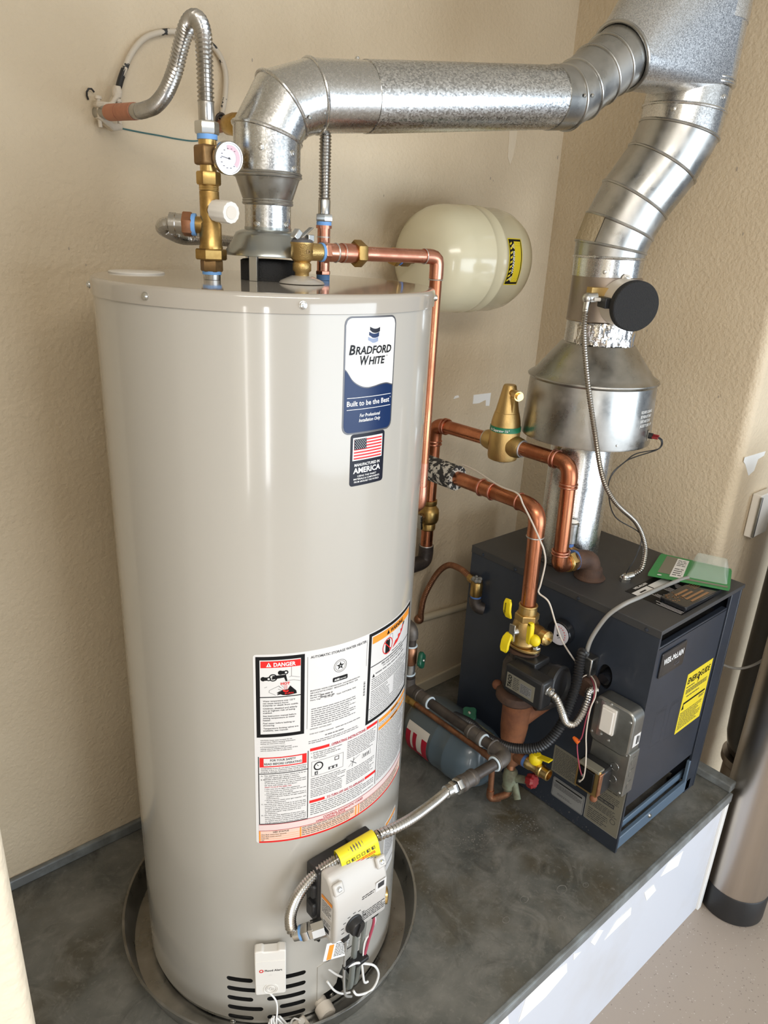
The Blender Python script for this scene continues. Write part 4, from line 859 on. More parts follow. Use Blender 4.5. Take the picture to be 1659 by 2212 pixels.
# side port and white cap
sd = Vector((.16, -.98, -.06)).normalized(); c0 = Vector((cx, cy, 1.547))
G().cyl(c0, c0+sd*.022, .0125, n=24).build('cap_port', 'brass', MV)
n = 48; Rg = []
for s_, k in ((.016, 1), (.050, 1), (.0525, .96)):
    x, y, d = frame(sd); Rg.append([c0+sd*s_+(x*math.cos(2*PI*i/n)+y*math.sin(2*PI*i/n))*.0158*k*(1+.025*math.cos(12*2*PI*i/n)) for i in range(n)])
cp = G().rings(Rg).build('adjustment_cap', 'white_plastic', MV)
G().cyl(c0+sd*.052, c0+sd*.0535, .0095, n=28).build('cap_disc', 'white_warm', cp)
# thermometer on the tee
gd = Vector((-.02, -.99, -.12)).normalized(); c0 = Vector((cx+.020, cy, 1.6235))
G().cyl(c0+gd*.0, c0+gd*.020, .0085, n=20).build('gauge_stem', 'brass_bright', MV)
gg = G().lathe([(.010, 0), (.0225, .002), (.0235, .004), (.0235, .012), (.0225, .0135), (.0212, .0135), (.0212, .0115)], c0+gd*.018, gd, 40).build('thermometer', 'stainless', MV)
G().cyl(c0+gd*.0285, c0+gd*.0298, .0212, n=36).build('dial', 'dial_face', gg)
x, y, d = frame(gd)
pr = Print(onplane(c0+gd*.0300, y if abs(y.x) > abs(x.x) else x, (0, 0, 1)))
ex = Vector((1, -.02, 0)); pr.f = onplane(c0+gd*.0300, ex, ex.cross(-gd)*-1 if ex.cross(-gd).z < 0 else ex.cross(-gd)); ff_ = pr.f
pr.f = lambda u, v, l: ff_(u, v, 0)+gd*l
for k in range(12):
    a0, a1 = A(-40+k*12), A(-28+k*12); pr.poly('dial_pink', [(.012*math.cos(a0), .012*math.sin(a0)), (.018*math.cos(a0), .018*math.sin(a0)), (.018*math.cos(a1), .018*math.sin(a1)), (.012*math.cos(a1), .012*math.sin(a1))], 1)
for k in range(11): a0 = A(-50-k*26); pr.rect('ink_text', .0135*math.cos(a0)-.0012, .0135*math.sin(a0)-.0004, .0135*math.cos(a0)+.0012, .0135*math.sin(a0)+.0004, 2)
pr.line('ink_text', [(-.013, .002), (.003, -.001)], .0007, 2); pr.disc('ink_text', 0, 0, .0014, 3); pr.build(gg)
# hot port going left and its braided hose behind
HH = thing('braided_hose', 'short braided hose curling behind the mixing valve to the draft hood', 'hose', (-.14, .03, 1.50))
pd = Vector((-.80, .60, .02)).normalized(); c0 = Vector((cx, cy, 1.524))
G().cyl(c0+pd*.01, c0+pd*.024, .0125, n=24).build('port_neck', 'brass', MV)
G().cyl(c0+pd*.022, c0+pd*.028, .0165, n=28).build('thread_tape', 'blue_tape', MV)
G().hexa(c0+pd*.027, c0+pd*.042, .0185).build('hose_nut', 'copper_old', HH)
G().lathe([(.0150, .041), (.0150, .052), (.0158, .053), (.0158, .062)], c0, pd, 28).build('hose_cuff', 'stainless', HH)
e_ = c0+pd*.060
G().tube([e_, e_+pd*.012+Vector((0, 0, -.003)), e_+pd*.016+Vector((.008, .012, -.010)), e_+pd*.010+Vector((.03, .03, -.019)), (-.10, .095, 1.502), (-.06, .098, 1.503)], .0098, 16, pitch=.003, amp=.03).build('bend', 'stainless', HH)
G().tube([(-.062, .098, 1.503), (-.02, .092, 1.501), (.03, .085, 1.497), (.075, .05, 1.492), (.094, .012, 1.489)], .0092, 14, pitch=.0026, amp=.05).build('braid', 'stainless', HH)
# corrugated hose up and over to the wall
HF = thing('flexible_water_hose', 'corrugated stainless hose arching from the mixing valve up to the wall', 'hose', (-.105, 0, 1.651))
G().hexa((cx, cy, 1.6515), (cx, cy, 1.6690), .0182, .15).build('hose_nut', 'zinc', HF)
G().lathe([(.0105, 1.668), (.0118, 1.670), (.0118, 1.6945), (.0105, 1.696)], (cx, cy, 0)).build('cuff', 'stainless', HF)
G().tube([(cx, cy, 1.694), (cx, cy, 1.72), (-.104, .002, 1.757), (-.101, .010, 1.785), (-.100, .024, 1.802), (-.100, .042, 1.8065), (-.100, .062, 1.799), (-.100, .085, 1.776), (-.100, .108, 1.748), (-.100, .143, 1.722), (-.100, .185, 1.707), (-.100, .225, 1.7035), (-.100, .252, 1.703)], .0114, 20, pitch=.0058, amp=.13).build('corrugation', 'stainless', HF)
G().tube([(-.100, .248, 1.703), (-.100, .272, 1.7045)], .0128, 20).build('cuff', 'galv_dull', HF)
CS = thing('copper_stub', 'salmon painted copper stub held by the ground clamp at the wall', 'pipe', (-.100, .44, 1.714))
G().tube([(-.100, .270, 1.7045), (-.100, .335, 1.7085)], .0140, 22).build('coupling', 'copper_paint', CS)
G().tube([(-.100, .337, 1.7085), (-.100, .385, 1.7115)], .0142, 22).build('coupling', 'copper_paint', CS)
G().tube([(-.100, .383, 1.7115), (-.100, .441, 1.715)], .0120, 20).build('tube', 'galv_dull', CS)
# ground clamp
GC = thing('ground_clamp', 'paint-covered metal ground clamp round the copper stub at the wall', 'clamp', (-.09, .43, 1.714))
G().prism([(-.022, 0), (-.020, .009), (.006, .010), (.018, .028), (.030, .031), (.028, .022), (.018, .014), (.012, .0), (-.01, -.003)], (-.094, .426, 1.722), (1, 0, 0), (0, 0, 1), .02).build('upper_jaw', 'plaster', GC, bevel=.003)
G().prism([(-.022, 0), (-.012, -.006), (.008, -.020), (.026, -.016), (.028, -.006), (.010, -.006), (-.004, .003)], (-.094, .426, 1.704), (1, 0, 0), (0, 0, 1), .02).build('lower_jaw', 'plaster', GC, bevel=.003)
for x_ in (-.108, -.070): G().cyl((x_, .415, 1.688), (x_, .415, 1.740), .004, n=12).lathe([(.0065, 0), (.0065, .005), (.004, .006)], (x_, .415, 1.735), (0, 0, 1), 12).build('clamp_bolt', 'plaster', GC)
G().lathe([(.009, 0), (.0095, .010), (.006, .018)], (-.072, .414, 1.744), (0, -.2, 1), 16).build('wire_lug', 'plaster', GC)
G().tube([(-.118, .438, 1.735), (-.122, .434, 1.745), (-.116, .430, 1.754), (-.108, .432, 1.748)], .0018, 8).build('wall_crack_wire', 'black_plastic', GC)
WL = thing('bonding_cable', 'stiff cable with flaking white paint looping over the wall', 'cable', (-.073, .425, 1.73))
P = [(-.070, .420, 1.742), (-.064, .422, 1.762), (-.054, .426, 1.782), (-.035, .428, 1.819), (-.006, .430, 1.851), (.028, .431, 1.868), (.066, .431, 1.876), (.111, .431, 1.876), (.148, .431, 1.860), (.167, .431, 1.828), (.166, .430, 1.786), (.158, .430, 1.751), (.153, .428, 1.735)]
G().tube(P[2:], .0056, 12).build('insulation', 'cable_painted', WL)
G().tube([(-.067, .4215, 1.754), (-.058, .4255, 1.775), (-.049, .4272, 1.793)], .0061, 12).build('tape_wrap', 'black_plastic', WL)
for k in range(4): o2 = Vector((.003*math.cos(k*1.6), 0, .002*math.sin(k*1.6))); G().tube([Vector(P[0])+o2*1.5+Vector((0, 0, -.010)), Vector(P[0])+o2*1.6, Vector(P[1])+o2*.6, Vector((-.060, .4245, 1.770))], .0021, 7).build('strand', 'zinc', WL)
gw = G().tube([(-.060, .4395, 1.694), (-.02, .4398, 1.6915), (.02, .4398, 1.690), (.06, .4398, 1.688), (.10, .4398, 1.689), (.13, .4395, 1.700)], .0016, 6).build('ground_wire', 'teal', None, base=(.03, .4395, 1.69)); tag(gw, 'thin teal wire running along a crack in the wall', 'wire')
CV = thing('wall_stop_valve', 'brass valve on a copper stub behind the vent elbow', 'valve', (.15, .44, 1.725))
G().cyl((.152, .441, 1.722), (.150, .395, 1.722), .0125, n=20).build('stub', 'copper_old', CV)
G().lathe([(.013, 0), (.019, .008), (.022, .03), (.021, .05), (.014, .06)], (.150, .405, 1.722), (.15, -1, 0), 24).build('body', 'brass', CV)
G().torus((.151, .425, 1.735), (0, 1, .3), .010, .003, 24).build('pipe_clip', 'iron_black', CV)
G().tube([(.150, .345, 1.722), (.148, .30, 1.722), (.142, .25, 1.735), (.135, .17, 1.768), (.125, .08, 1.778), (.115, .03, 1.755), (.111, .005, 1.715), (.110, -.004, 1.68)], .0105, 14, pitch=.0045, amp=.08).build('hose_run', 'stainless', CV)

# ================================================================== cold side
CF = thing('cold_supply_hose', 'narrow corrugated stainless hose dropping behind the vent pipe', 'hose', (.11, -.005, 1.535))
qx, qy = .110, -.005
G().tube([(qx, qy, 1.69), (qx, qy, 1.64), (qx, qy, 1.574)], .0096, 16, pitch=.0050, amp=.12).build('corrugation', 'stainless', CF)
G().lathe([(.0095, 1.552), (.0105, 1.553), (.0105, 1.574), (.0098, 1.576)], (qx, qy, 0)).build('cuff', 'stainless', CF)
G().hexa((qx, qy, 1.5405), (qx, qy, 1.5525), .0155, .5).build('hose_nut', 'zinc', CF)
CT = thing('cold_inlet_tee', 'copper tee with blue tape on the heater cold inlet', 'pipe tee', (qx, qy, 1.4437))
q = lambda z0, z1, r, m, nm: G().cyl((qx, qy, z0), (qx, qy, z1), r, n=24).build(nm, m, CT)
q(1.4438, 1.4530, .0118, 'blue_tape', 'thread_tape'); G().hexa((qx, qy, 1.4530), (qx, qy, 1.4595), .0135, .3).build('adapter', 'copper_bright', CT)
q(1.459, 1.5300, .0112, 'copper_bright', 'riser'); q(1.5295, 1.5345, .0138, 'copper_bright', 'fitting_rim'); q(1.5340, 1.5405, .0130, 'blue_tape', 'thread_tape')
G().tube([(qx, qy, 1.487), (.16, .045, 1.486), (.30, .16, 1.484), (.50, .265, 1.480)], .0115, 16, smooth=False).build('branch', 'copper_old', CT)
q(1.5145, 1.5165, .0119, 'solder', 'solder_ring')

# ================================================================== relief valve and discharge pipe
TP = thing('relief_valve', 'golden brass relief valve with test lever on the heater top', 'valve', (.010, -.085, 1.4437))
tx, ty = .010, -.085
G().lathe([(.036, 1.4440), (.037, 1.4445), (.0345, 1.4480), (.0160, 1.4560)], (tx, ty, 0), n=40).build('escutcheon', 'jacket', TP)
G().lathe([(.0115, 1.4550), (.0115, 1.4610), (.0150, 1.4640), (.0150, 1.4740), (.0125, 1.4770), (.0150, 1.4790), (.0178, 1.4820), (.0178, 1.5030), (.0186, 1.5040), (.0186, 1.5065)], (tx, ty, 0), n=36).build('body', 'brass_gold', TP, ang=50)
G().lathe([(.0180, 1.5060), (.0165, 1.5100), (.0080, 1.5135)], (tx, ty, 0), n=36).build('bonnet', 'ink_steel', TP)
od = Vector((1, -.06, 0)).normalized()
G().cyl((tx, ty, 1.4925), Vector((tx, ty, 1.4925))+od*.034, .0135, n=24).build('outlet', 'brass_gold', TP)
G().obox((tx+.004, ty-.001, 1.5190), ((.8, .1, .55), (-.1, 1, 0), (-.55, 0, .8)), (.018, .0052, .0012)).obox((tx-.010, ty+.001, 1.5175), ((.62, .1, .78), (-.1, 1, 0), (-.78, 0, .62)), (.008, .0060, .0050)).obox((tx+.012, ty-.003, 1.5130), ((1, .1, 0), (-.1, 1, 0), (0, 0, 1)), (.006, .0055, .0055)).build('test_lever', 'zinc', TP, bevel=.0012)
pr = Print(lambda u, v, l: Vector((tx+(.0178+l)*math.cos(A(-100)+u/.0178), ty+(.0178+l)*math.sin(A(-100)+u/.0178), 1.4870+v)))
pr.line('brass_dark', [(.004, .006), (.014, .006)], .0016, 2); pr.poly('brass_dark', [(.013, .0035), (.018, .006), (.013, .0085)], 2); pr.frame('brass_dark', .000, .003, .006, .009, .0011, 2); pr.build(TP, {'brass_dark': 'cast_arrow'})
DP = thing('discharge_pipe', 'reddish copper discharge pipe running off the relief valve and down', 'pipe', (.30, -.10, 1.0))
p0 = Vector((tx, ty, 1.4925)); p1 = Vector((.296, -.1015, 1.4915))
G().cyl(p0+od*.034, p0+od*.0385, .0148, n=28).build('thread_tape', 'blue_tape', DP)
G().hexa(p0+od*.0385, p0+od*.049, .0168).build('adapter', 'copper_bright', DP)
G().cyl(p0+od*.048, p0+od*.075, .0145, n=24).build('adapter_cup', 'copper_bright', DP)
for s_ in (.064, .078): G().torus(p0+od*s_, od, .0142, .0016, 28, 6).build('solder_ring', 'solder', DP)
G().cyl(p0+od*.075, p0+od*.104, .0155, n=24).build('union_end', 'copper_bright', DP)
G().hexa(p0+od*.100, p0+od*.118, .0218, .45).build('union_nut', 'brass', DP)
G().cyl(p0+od*.112, p1+Vector((-.03, .002, 0)), .0118, n=24).build('run', 'copper_bright', DP)
G().torus(p1+Vector((-.032, .0015, 0)), od, .0126, .0012, 28, 6).build('solder_ring', 'solder', DP)
G().tube([p1+Vector((-.033, .0018, 0)), p1+Vector((-.016, .001, 0)), p1+Vector((-.003, 0, -.004)), p1+Vector((0, 0, -.016)), p1+Vector((0, 0, -.038))], .0132, 20).build('elbow', 'copper_bright', DP)
G().torus(p1+Vector((0, 0, -.040)), (0, 0, 1), .0124, .0012, 28, 6).build('solder_ring', 'solder', DP)
G().cyl(p1+Vector((0, 0, -.036)), (p1.x, p1.y, 1.10), .0115, n=24).build('drop', 'copper', DP)
G().cyl((p1.x, p1.y, 1.10), (p1.x, p1.y, 1.03), .0118, n=24).build('drop_end', 'copper_bright', DP)
G().tube([(p1.x, p1.y, 1.05), (p1.x, p1.y, 1.02), (p1.x, p1.y+.006, 1.006), (p1.x, p1.y+.022, 1.0), (p1.x, p1.y+.05, 1.0)], .0132, 18).build('elbow', 'copper_bright', DP)
G().cyl((p1.x, p1.y+.04, 1.0), (p1.x, .4405, 1.0), .0115, n=20).build('wall_run', 'copper', DP)

# ================================================================== expansion tank on the wall
EX = thing('expansion_tank', 'cream domed expansion tank with yellow warning label near the corner', 'tank', (.775, .29, 1.34))
ro, ax_ = .131, Vector((1, 0, 0))
prof = [(.010, .596), (.034, .598), (.066, .604), (.094, .617), (.114, .637), (.126, .662), (.1308, .690), (.1315, .750), (.1335, .753), (.1335, .758), (.1315, .761), (.1315, .788), (.1335, .791), (.1335, .796), (.1315, .799), (.1312, .862), (.1275, .888), (.117, .913), (.097, .933), (.064, .946), (.030, .951), (.006, .952)]
G().lathe(prof, (0, .29, 1.475), (1, 0, 0), 72).build('shell', 'exp_tank', EX, ang=60)
pr = Print(lambda u, v, l: Vector((.803+u, .29-(.1318+l-max(0, u-.025)**2*.9)*math.cos(v/.131), 1.475+(.1318+l-max(0, u-.025)**2*.9)*math.sin(v/.131))), wrap=.008)
def vr(m, u0, v0, u1, v1, l):
    for k in range(14): a, b = v0+(v1-v0)*k/14, v0+(v1-v0)*(k+1)/14; pr.rect(m, u0, a, u1, b, l)
vr('yellow_label', .0, -.055, .052, .060, 2); vr('ink_black', .0025, -.0525, .0495, .0575, 3); vr('yellow_label', .021, -.047, .046, .052, 4)
for k in range(9): pr.poly('yellow_label', [(.005, -.046+k*.011), (.013, -.042+k*.011), (.013, -.037+k*.011), (.005, -.041+k*.011)], 4)
pr.text('ink_white', 'WARNING', .0205, -.026, .0065, 5, w=.054, rot=PI/2, bold=.03)
for v_ in (-.038, .040): pr.poly('ink_white', [(.020, v_-.007), (.020, v_+.007), (.010, v_)], 5); pr.poly('yellow_label', [(.0185, v_-.005), (.0185, v_+.005), (.0115, v_)], 6)
for k in range(6): pr.rect('ink_text', .0235+k*.0036, -.044+(k % 3)*.003, .0250+k*.0036, .048-(k % 2)*.006, 5)
pr.build(EX)
EF = thing('tank_connector', 'tarnished brass fittings joining the cream tank to the copper branch', 'fitting', (.55, .285, 1.478))
bd = Vector((1, .25, 0)).normalized()
G().cyl((.500, .270, 1.479), (.600, .290, 1.475), .0125, n=20).build('nipple', 'brass_dark', EF)
G().hexa((.515, .273, 1.478), (.530, .276, 1.478), .022).build('nut', 'brass', EF)
G().cyl((.532, .277, 1.477), (.538, .278, 1.477), .019, n=24).build('thread_tape', 'blue_tape_dark', EF)
G().hexa((.540, .278, 1.477), (.575, .285, 1.476), .021).build('tee_body', 'brass_dark', EF)

# ================================================================== boiler
BX0, BX1, BY0, BY1, BZ = .8046, 1.232, -.4206, .185, .688
BO = thing('boiler', 'dark slate-blue floor boiler cabinet with yellow energy label on its front', 'boiler', (1.018, -.118, 0))
sp = G().box((BX0, BY0, .006), (BX0+.008, BY1, BZ-.002)).build('side_panel', 'boiler', BO, bevel=.0015)
def cut1(o, poly, axis_o, ex, ey, h):
    k = G().prism(poly, axis_o, ex, ey, h).build('cut', 'dark_void', BO, smooth=False); carve(o, [k])
sp.modifiers.clear()
cut1(sp, [(-.300+.021*math.cos(2*PI*k/24), .497+.036*math.sin(2*PI*k/24)) for k in range(24)], (BX0-.01, 0, 0), (0, 1, 0), (0, 0, 1), .03)
G().box((BX1-.008, BY0, .006), (BX1, BY1, BZ-.002)).build('side_panel', 'boiler', BO, bevel=.0015)
G().box((BX0+.008, BY1-.008, .006), (BX1-.008, BY1, BZ-.002)).build('back_panel', 'boiler', BO)
tp = G().box((BX0-.002, BY0-.003, BZ-.001), (BX1+.002, BY1+.002, BZ+.001)).box((BX0-.003, BY0-.003, BZ-.020), (BX0-.0005, BY1, BZ)).box((BX0-.002, BY0-.003, BZ-.011), (BX1+.002, BY0, BZ)).build('top_panel', 'boiler_top', BO, bevel=.001)
for y in (-.385, -.19, .02, .14): screw(BO, (BX0-.003, y, BZ-.012), (-1, 0, 0), .0045, 'boiler', False)
G().box((BX0+.012, BY0+.004, .150), (1.168, BY0+.012, .632)).box((BX0+.012, BY0+.004, .626), (1.168, BY0+.02, .634)).build('front_door', 'boiler', BO, bevel=.002)
G().box((1.172, BY0+.001, .006), (BX1-.008, BY0+.010, BZ-.012)).build('corner_post', 'boiler', BO, bevel=.0015)
G().box((BX0+.008, BY0+.001, .012), (1.20, BY0+.012, .052)).build('base_rail', 'boiler_sky_sheen', BO, bevel=.002)
G().box((BX0+.008, BY0+.020, .045), (1.20, BY0+.028, .070)).build('base_lip', 'boiler_sky_sheen', BO, bevel=.002)
G().box((1.165, BY0+.002, .012), (1.212, BY0+.012, .125)).build('corner_bracket', 'boiler_sky_sheen', BO, bevel=.002)
screw(BO, (.968, BY0+.001, .040), (0, -1, 0), .006, slot=False)
G().box((BX0+.03, BY0+.05, .16), (BX1-.03, BY1-.03, .60)).build('interior_shade', 'black_matte', BO, smooth=False)  # black filler box, stands for the shade behind the cabinet openings
G().box((BX0+.04, BY0+.10, .02), (BX1-.04, BY1-.05, .16)).build('burner_base', 'rust_dark', BO, smooth=False)
for x in (BX0+.03, BX1-.03):
    for y in (BY0+.05, BY1-.05): G().lathe([(.018, .0), (.020, .003), (.012, .012), (.010, .022)], (x, y, 0), n=16).build('foot', 'black_plastic', BO)
G().cyl((BX0+.03, -.300, .497), (BX0-.004, -.300, .49), .018, .016, n=20).build('tapping_plug', 'black_gloss', BO)
# nameplate
n0 = Vector((.838, BY0+.0038, .540))
npl = G().prism(rrect(.120, .072, .006), n0, (1, 0, 0), (0, 0, 1), .004).build('nameplate', 'black_gloss', BO, bevel=.001)
pr = Print(onplane(n0+Vector((0, -.0042, 0)), (1, 0, 0), (0, 0, 1))); pr.text('ink_white', 'WEIL-McLAIN', .012, .036, .0165, 1, w=.096, bold=.025); pr.frame('ink_steel', .003, .003, .117, .069, .0006, 1); pr.text('ink_steel', 'CGa', .070, .014, .012, 1, w=.026, bold=.02); pr.build(npl)
# energy guide sticker
e0 = Vector((1.016, BY0+.0038, .291))
eg = G().prism([(0, 0), (.138, 0), (.138, .192), (0, .192)], e0, (1, 0, 0), (0, 0, 1), .0005).build('energy_label', 'yellow_label', BO, smooth=False)
pr = Print(onplane(e0+Vector((0, -.0007, 0)), (1, 0, 0), (0, 0, 1))); T = 'ink_text'
pr.text('ink_black', 'ENERG', .008, .158, .019, 1, w=.062, bold=.02, shear=.1); pr.text('ink_black', 'GUIDE', .078, .158, .019, 1, w=.052, bold=.02, shear=.1); pr.poly('ink_black', [(.070, .172), (.078, .172), (.072, .155), (.076, .155), (.068, .140), (.070, .152), (.066, .152)], 1)
pr.bars(T, .008, .150, .060, .144, 1, .5, 1, 3, .6); pr.bars(T, .010, .140, .128, .125, 3, .5, 1, 4, .6); pr.bars(T, .02, .118, .09, .112, 1, .5, 1, 5, .6); pr.rect('ink_black', .010, .092, .130, .098); pr.poly('ink_black', [(.006, .076), (.018, .076), (.012, .096)], 1); pr.bars(T, .100, .088, .130, .078, 2, .5, 1, 6, .6); pr.bars(T, .006, .068, .130, .010, 10, .35, 1, 7, .6)
pr.build(eg)
for x_, z_, w_, h_ in ((.880, .31, .052, .115), (.955, .30, .05, .12)):
    q = Print(onplane((x_, BY0+.0038, z_), (1, 0, 0), (0, 0, 1)))
    q.frame('boiler_top', 0, 0, w_, h_, .0008, 1); q.bars('boiler_top', .006, h_-.004, w_-.004, h_-.014, 2, .4, 1, 8, .6); q.build(BO, {'boiler_top': 'embossed_outline'})
# plates on the side: y runs to the left when seen from the side, so use -y as the reading direction
def side_plate(name, y0, z0, w, h, m, r=.003): return G().prism(rrect(w, h, r), (BX0-.0003, y0, z0), (0, -1, 0), (0, 0, 1), .0008).build(name, m, BO, smooth=False), Print(onplane((BX0-.0012, y0, z0), (0, -1, 0), (0, 0, 1)))
o, pr = side_plate('instruction_plate', -.190, .128, .085, .088, 'label_tan'); pr.bars('boiler_top', .005, .082, .080, .006, 15, .35, 1, 11, .6); pr.build(o)
o, pr = side_plate('caution_plate', -.202, .050, .106, .064, 'label_silver', .005); pr.frame('black', .002, .002, .104, .062, .0008); pr.rect('black', .008, .052, .098, .057); pr.bars('boiler_top', .006, .048, .100, .032, 5, .4, 1, 12, .6); pr.bars('boiler_top', .020, .020, .070, .012, 2, .3, 1, 13, .6); pr.build(o)
o, pr = side_plate('rating_plate', -.312, .052, .106, .166, 'label_tan', .006); pr.frame('label_silver', .001, .001, .105, .165, .0012); pr.bars('boiler_top', .008, .150, .095, .128, 3, .35, 1, 14, .6); pr.ring('boiler_top', .018, .092, .008, .0015, 1); pr.ring('boiler_top', .085, .044, .008, .0015, 1); pr.bars('boiler_top', .032, .120, .095, .098, 4, .35, 1, 15, .6); pr.rect('boiler_top', .030, .083, .082, .096); pr.text('label_tan', 'WEIL-McLAIN', .033, .0865, .0058, 2, w=.046, bold=.02); pr.bars('boiler_top', .010, .076, .098, .052, 5, .4, 1, 16, .6); pr.bars('boiler_top', .010, .046, .072, .008, 6, .35, 1, 17, .6); pr.build(o)
# worn flecks along the bottom of the side
R = random.Random(9); g = G()
for i in range(60):
    y, z, r = R.uniform(-.34, -.10), R.uniform(.004, .04), R.uniform(.0004, .0015)
    g.add([(BX0-.0006, y+r*math.cos(k), z+r*math.sin(k)*R.uniform(.6, 1.5)) for k in (0, 1.2, 2.4, 3.6, 4.8)], [[0, 1, 2, 3, 4]])
tag(g.build('paint_flecks', 'stain_pale', BO, smooth=False), None, None, kind='stuff')
# wiring diagram sticker on the top
o = G().prism([(0, 0), (.166, 0), (.166, .158), (0, .158)], (.916, -.410, BZ+.0012), (1, 0, 0), (0, 1, 0), .0004).build('top_sticker', 'ink_black', BO, smooth=False)
pr = Print(onplane((.916, -.410, BZ+.0017), (1, 0, 0), (0, 1, 0)))
pr.rect('ink_white', .002, .118, .075, .140, 1); pr.rect('ink_white', .080, .118, .160, .140, 1); pr.text('ink_white', 'WEIL-McLAIN', .030, .146, .008, 1, w=.06, bold=.03); pr.rect('ink_black', .024, .126, .052, .131, 2)
R = random.Random(4)
for k in range(26): x_ = .004+k*.0062; pr.rect('ink_white', x_, .004, x_+.0016, .004+R.uniform(.055, .106), 1)
pr.build(o)
# tridicator gauge
GA = thing('boiler_gauge', 'round pressure gauge with white dial on the boiler side', 'gauge', (.80, -.165, .565))
G().lathe([(.030, 0), (.036, .004), (.036, .024), (.034, .027), (.031, .027)], (.8043, -.160, .566), (-1, -.10, 0), 40).build('housing', 'black_gloss', GA)
G().cyl((.7785, -.1625, .566), (.7770, -.1626, .566), .0305, n=40).build('dial', 'dial_face', GA)
pr = Print(lambda u, v, l: Vector((.7768-l, -.1626-u, .566+v)))
for k in range(15): a = A(220-k*18.5); pr.rect('ink_red', .022*math.cos(a)-.0013, .022*math.sin(a)-.0013, .022*math.cos(a)+.0013, .022*math.sin(a)+.0013, 1)
pr.line('ink_black', [(.002, -.004), (-.008, .018)], .0012, 2); pr.line('ink_black', [(.0, -.012), (.012, -.004)], .0012, 2); pr.disc('ink_black', 0, -.004, .003, 3); pr.build(GA)
# electrical boxes
SB = thing('switch_box', 'grey metal junction box with white rocker switch on the boiler side', 'switch box', (.775, -.368, .41))
G().prism(rrect(.114, .132, .022, 6), (BX0-.0008, -.311, .342), (0, -1, 0), (0, 0, 1), .050).build('box', 'grey_metal', SB, bevel=.005)
G().prism([(0, 0), (.012, 0), (.012, .102), (0, .102)], (.7545, -.333, .366), (0, -1, 0), (0, 0, 1), .004).build('switch_yoke', 'zinc', SB, smooth=False)
G().prism(rrect(.040, .074, .003), (.7545, -.338, .386), (0, -1, 0), (0, 0, 1), .006).build('switch_frame', 'white_plastic', SB, bevel=.001)
G().prism(rrect(.033, .066, .003), (.7485, -.3415, .390), (0, -1, 0), (0, 0, 1), .006).build('rocker', 'white_plastic', SB, bevel=.002)
G().prism(rrect(.006, .072, .002), (.7545, -.379, .387), (0, -1, 0), (0, 0, 1), .0006).build('switch_slot', 'dark_void', SB, smooth=False)
for (y, z) in ((-.3185, .365), (-.415, .448), (-.318, .452), (-.345, .372), (-.368, .366), (-.338, .464), (-.358, .468)): screw(SB, (.7546, y, z), (-1, 0, 0), .004, 'zinc')
G().prism([(0, 0), (.030, 0), (.030, .036), (0, .036)], (.798, -.4252, .372), (-1, 0, 0), (0, 0, 1), .0004).build('box_sticker', 'label_white', SB, smooth=False)
pr = Print(onplane((.798, -.4258, .372), (-1, 0, 0), (0, 0, 1)))
pr.f = lambda u, v, l: Vector((.769+u, -.4258-l, .372+v)); pr.rect(T, .012, .006, .018, .030, 1); pr.rect(T, .021, .008, .024, .028, 1); pr.build(SB)
JB = thing('junction_box', 'square galvanized junction box below the switch box', 'junction box', (.78, -.376, .29))
G().prism(rrect(.108, .132, .003), (BX0-.0008, -.321, .226), (0, -1, 0), (0, 0, 1), .045).build('box', 'grey_metal', JB, bevel=.002)
for z in (.255, .292, .329): G().cyl((.784, -.4288, z), (.784, -.4300, z), .0135, n=28).build('knockout', 'grey_metal', JB)
for z in (.262, .30): G().torus((.7594, -.395, z), (1, 0, 0), .011, .0012, 28, 6).build('knockout_rim', 'zinc', JB)
for (y, z) in ((-.327, .235), (-.420, .235), (-.327, .350), (-.418, .350)): screw(JB, (.7598, y, z), (-1, 0, 0), .004)
TR = thing('transformer', 'small control transformer with black windings mounted on the junction box', 'transformer', (.73, -.355, .25))
G().box((.712, -.392, .226), (.7592, -.318, .298)).build('core', 'black_plastic', TR, bevel=.006)
G().box((.706, -.388, .222), (.714, -.322, .302)).build('end_frame', 'brass_gold', TR, bevel=.002)
G().box((.700, -.376, .232), (.707, -.330, .292)).build('winding_face', 'ink_black', TR, bevel=.002)
G().box((.704, -.3915, .228), (.726, -.386, .296)).build('coil_tape', 'copper_old', TR, bevel=.002)
G().box((.702, -.386, .296), (.728, -.328, .304)).build('terminal_strip', 'label_tan', TR, bevel=.001)
for (y, z) in ((-.346, .270), (-.340, .248)): screw(TR, (.6998, y, z), (-1, 0, 0), .004)
G().sph((.71, -.380, .216), .010).build('wire_cap', 'rust', TR)
TW = thing('thermostat_wires', 'twisted red and white low-voltage wires running down to the transformer', 'wires', (.72, -.33, .30))
G().tube([(.795, -.262, .487), (.76, -.30, .487), (.735, -.318, .47), (.715, -.320, .428), (.712, -.318, .365), (.712, -.309, .342), (.705, -.319, .315), (.6985, -.335, .286), (.6975, -.345, .270)], .0016, 7).build('red_lead', 'red_wire', TW)
G().tube([(.795, -.258, .492), (.76, -.302, .497), (.735, -.322, .48), (.716, -.325, .451), (.712, -.328, .384), (.71, -.338, .334), (.6985, -.350, .296), (.6975, -.350, .265), (.6975, -.341, .248)], .0018, 7).build('white_lead', 'white_wire', TW)
G().lathe([(.0035, 0), (.0055, .006), (.0065, .018), (.005, .019)], (.713, -.294, .349), (0, -1, -.35), 14).build('wire_nut', 'orange', TW)
G().torus((.775, -.262, .486), (.3, 1, .5), .012, .0015, 24, 6).build('wire_loop', 'white_wire', TW)

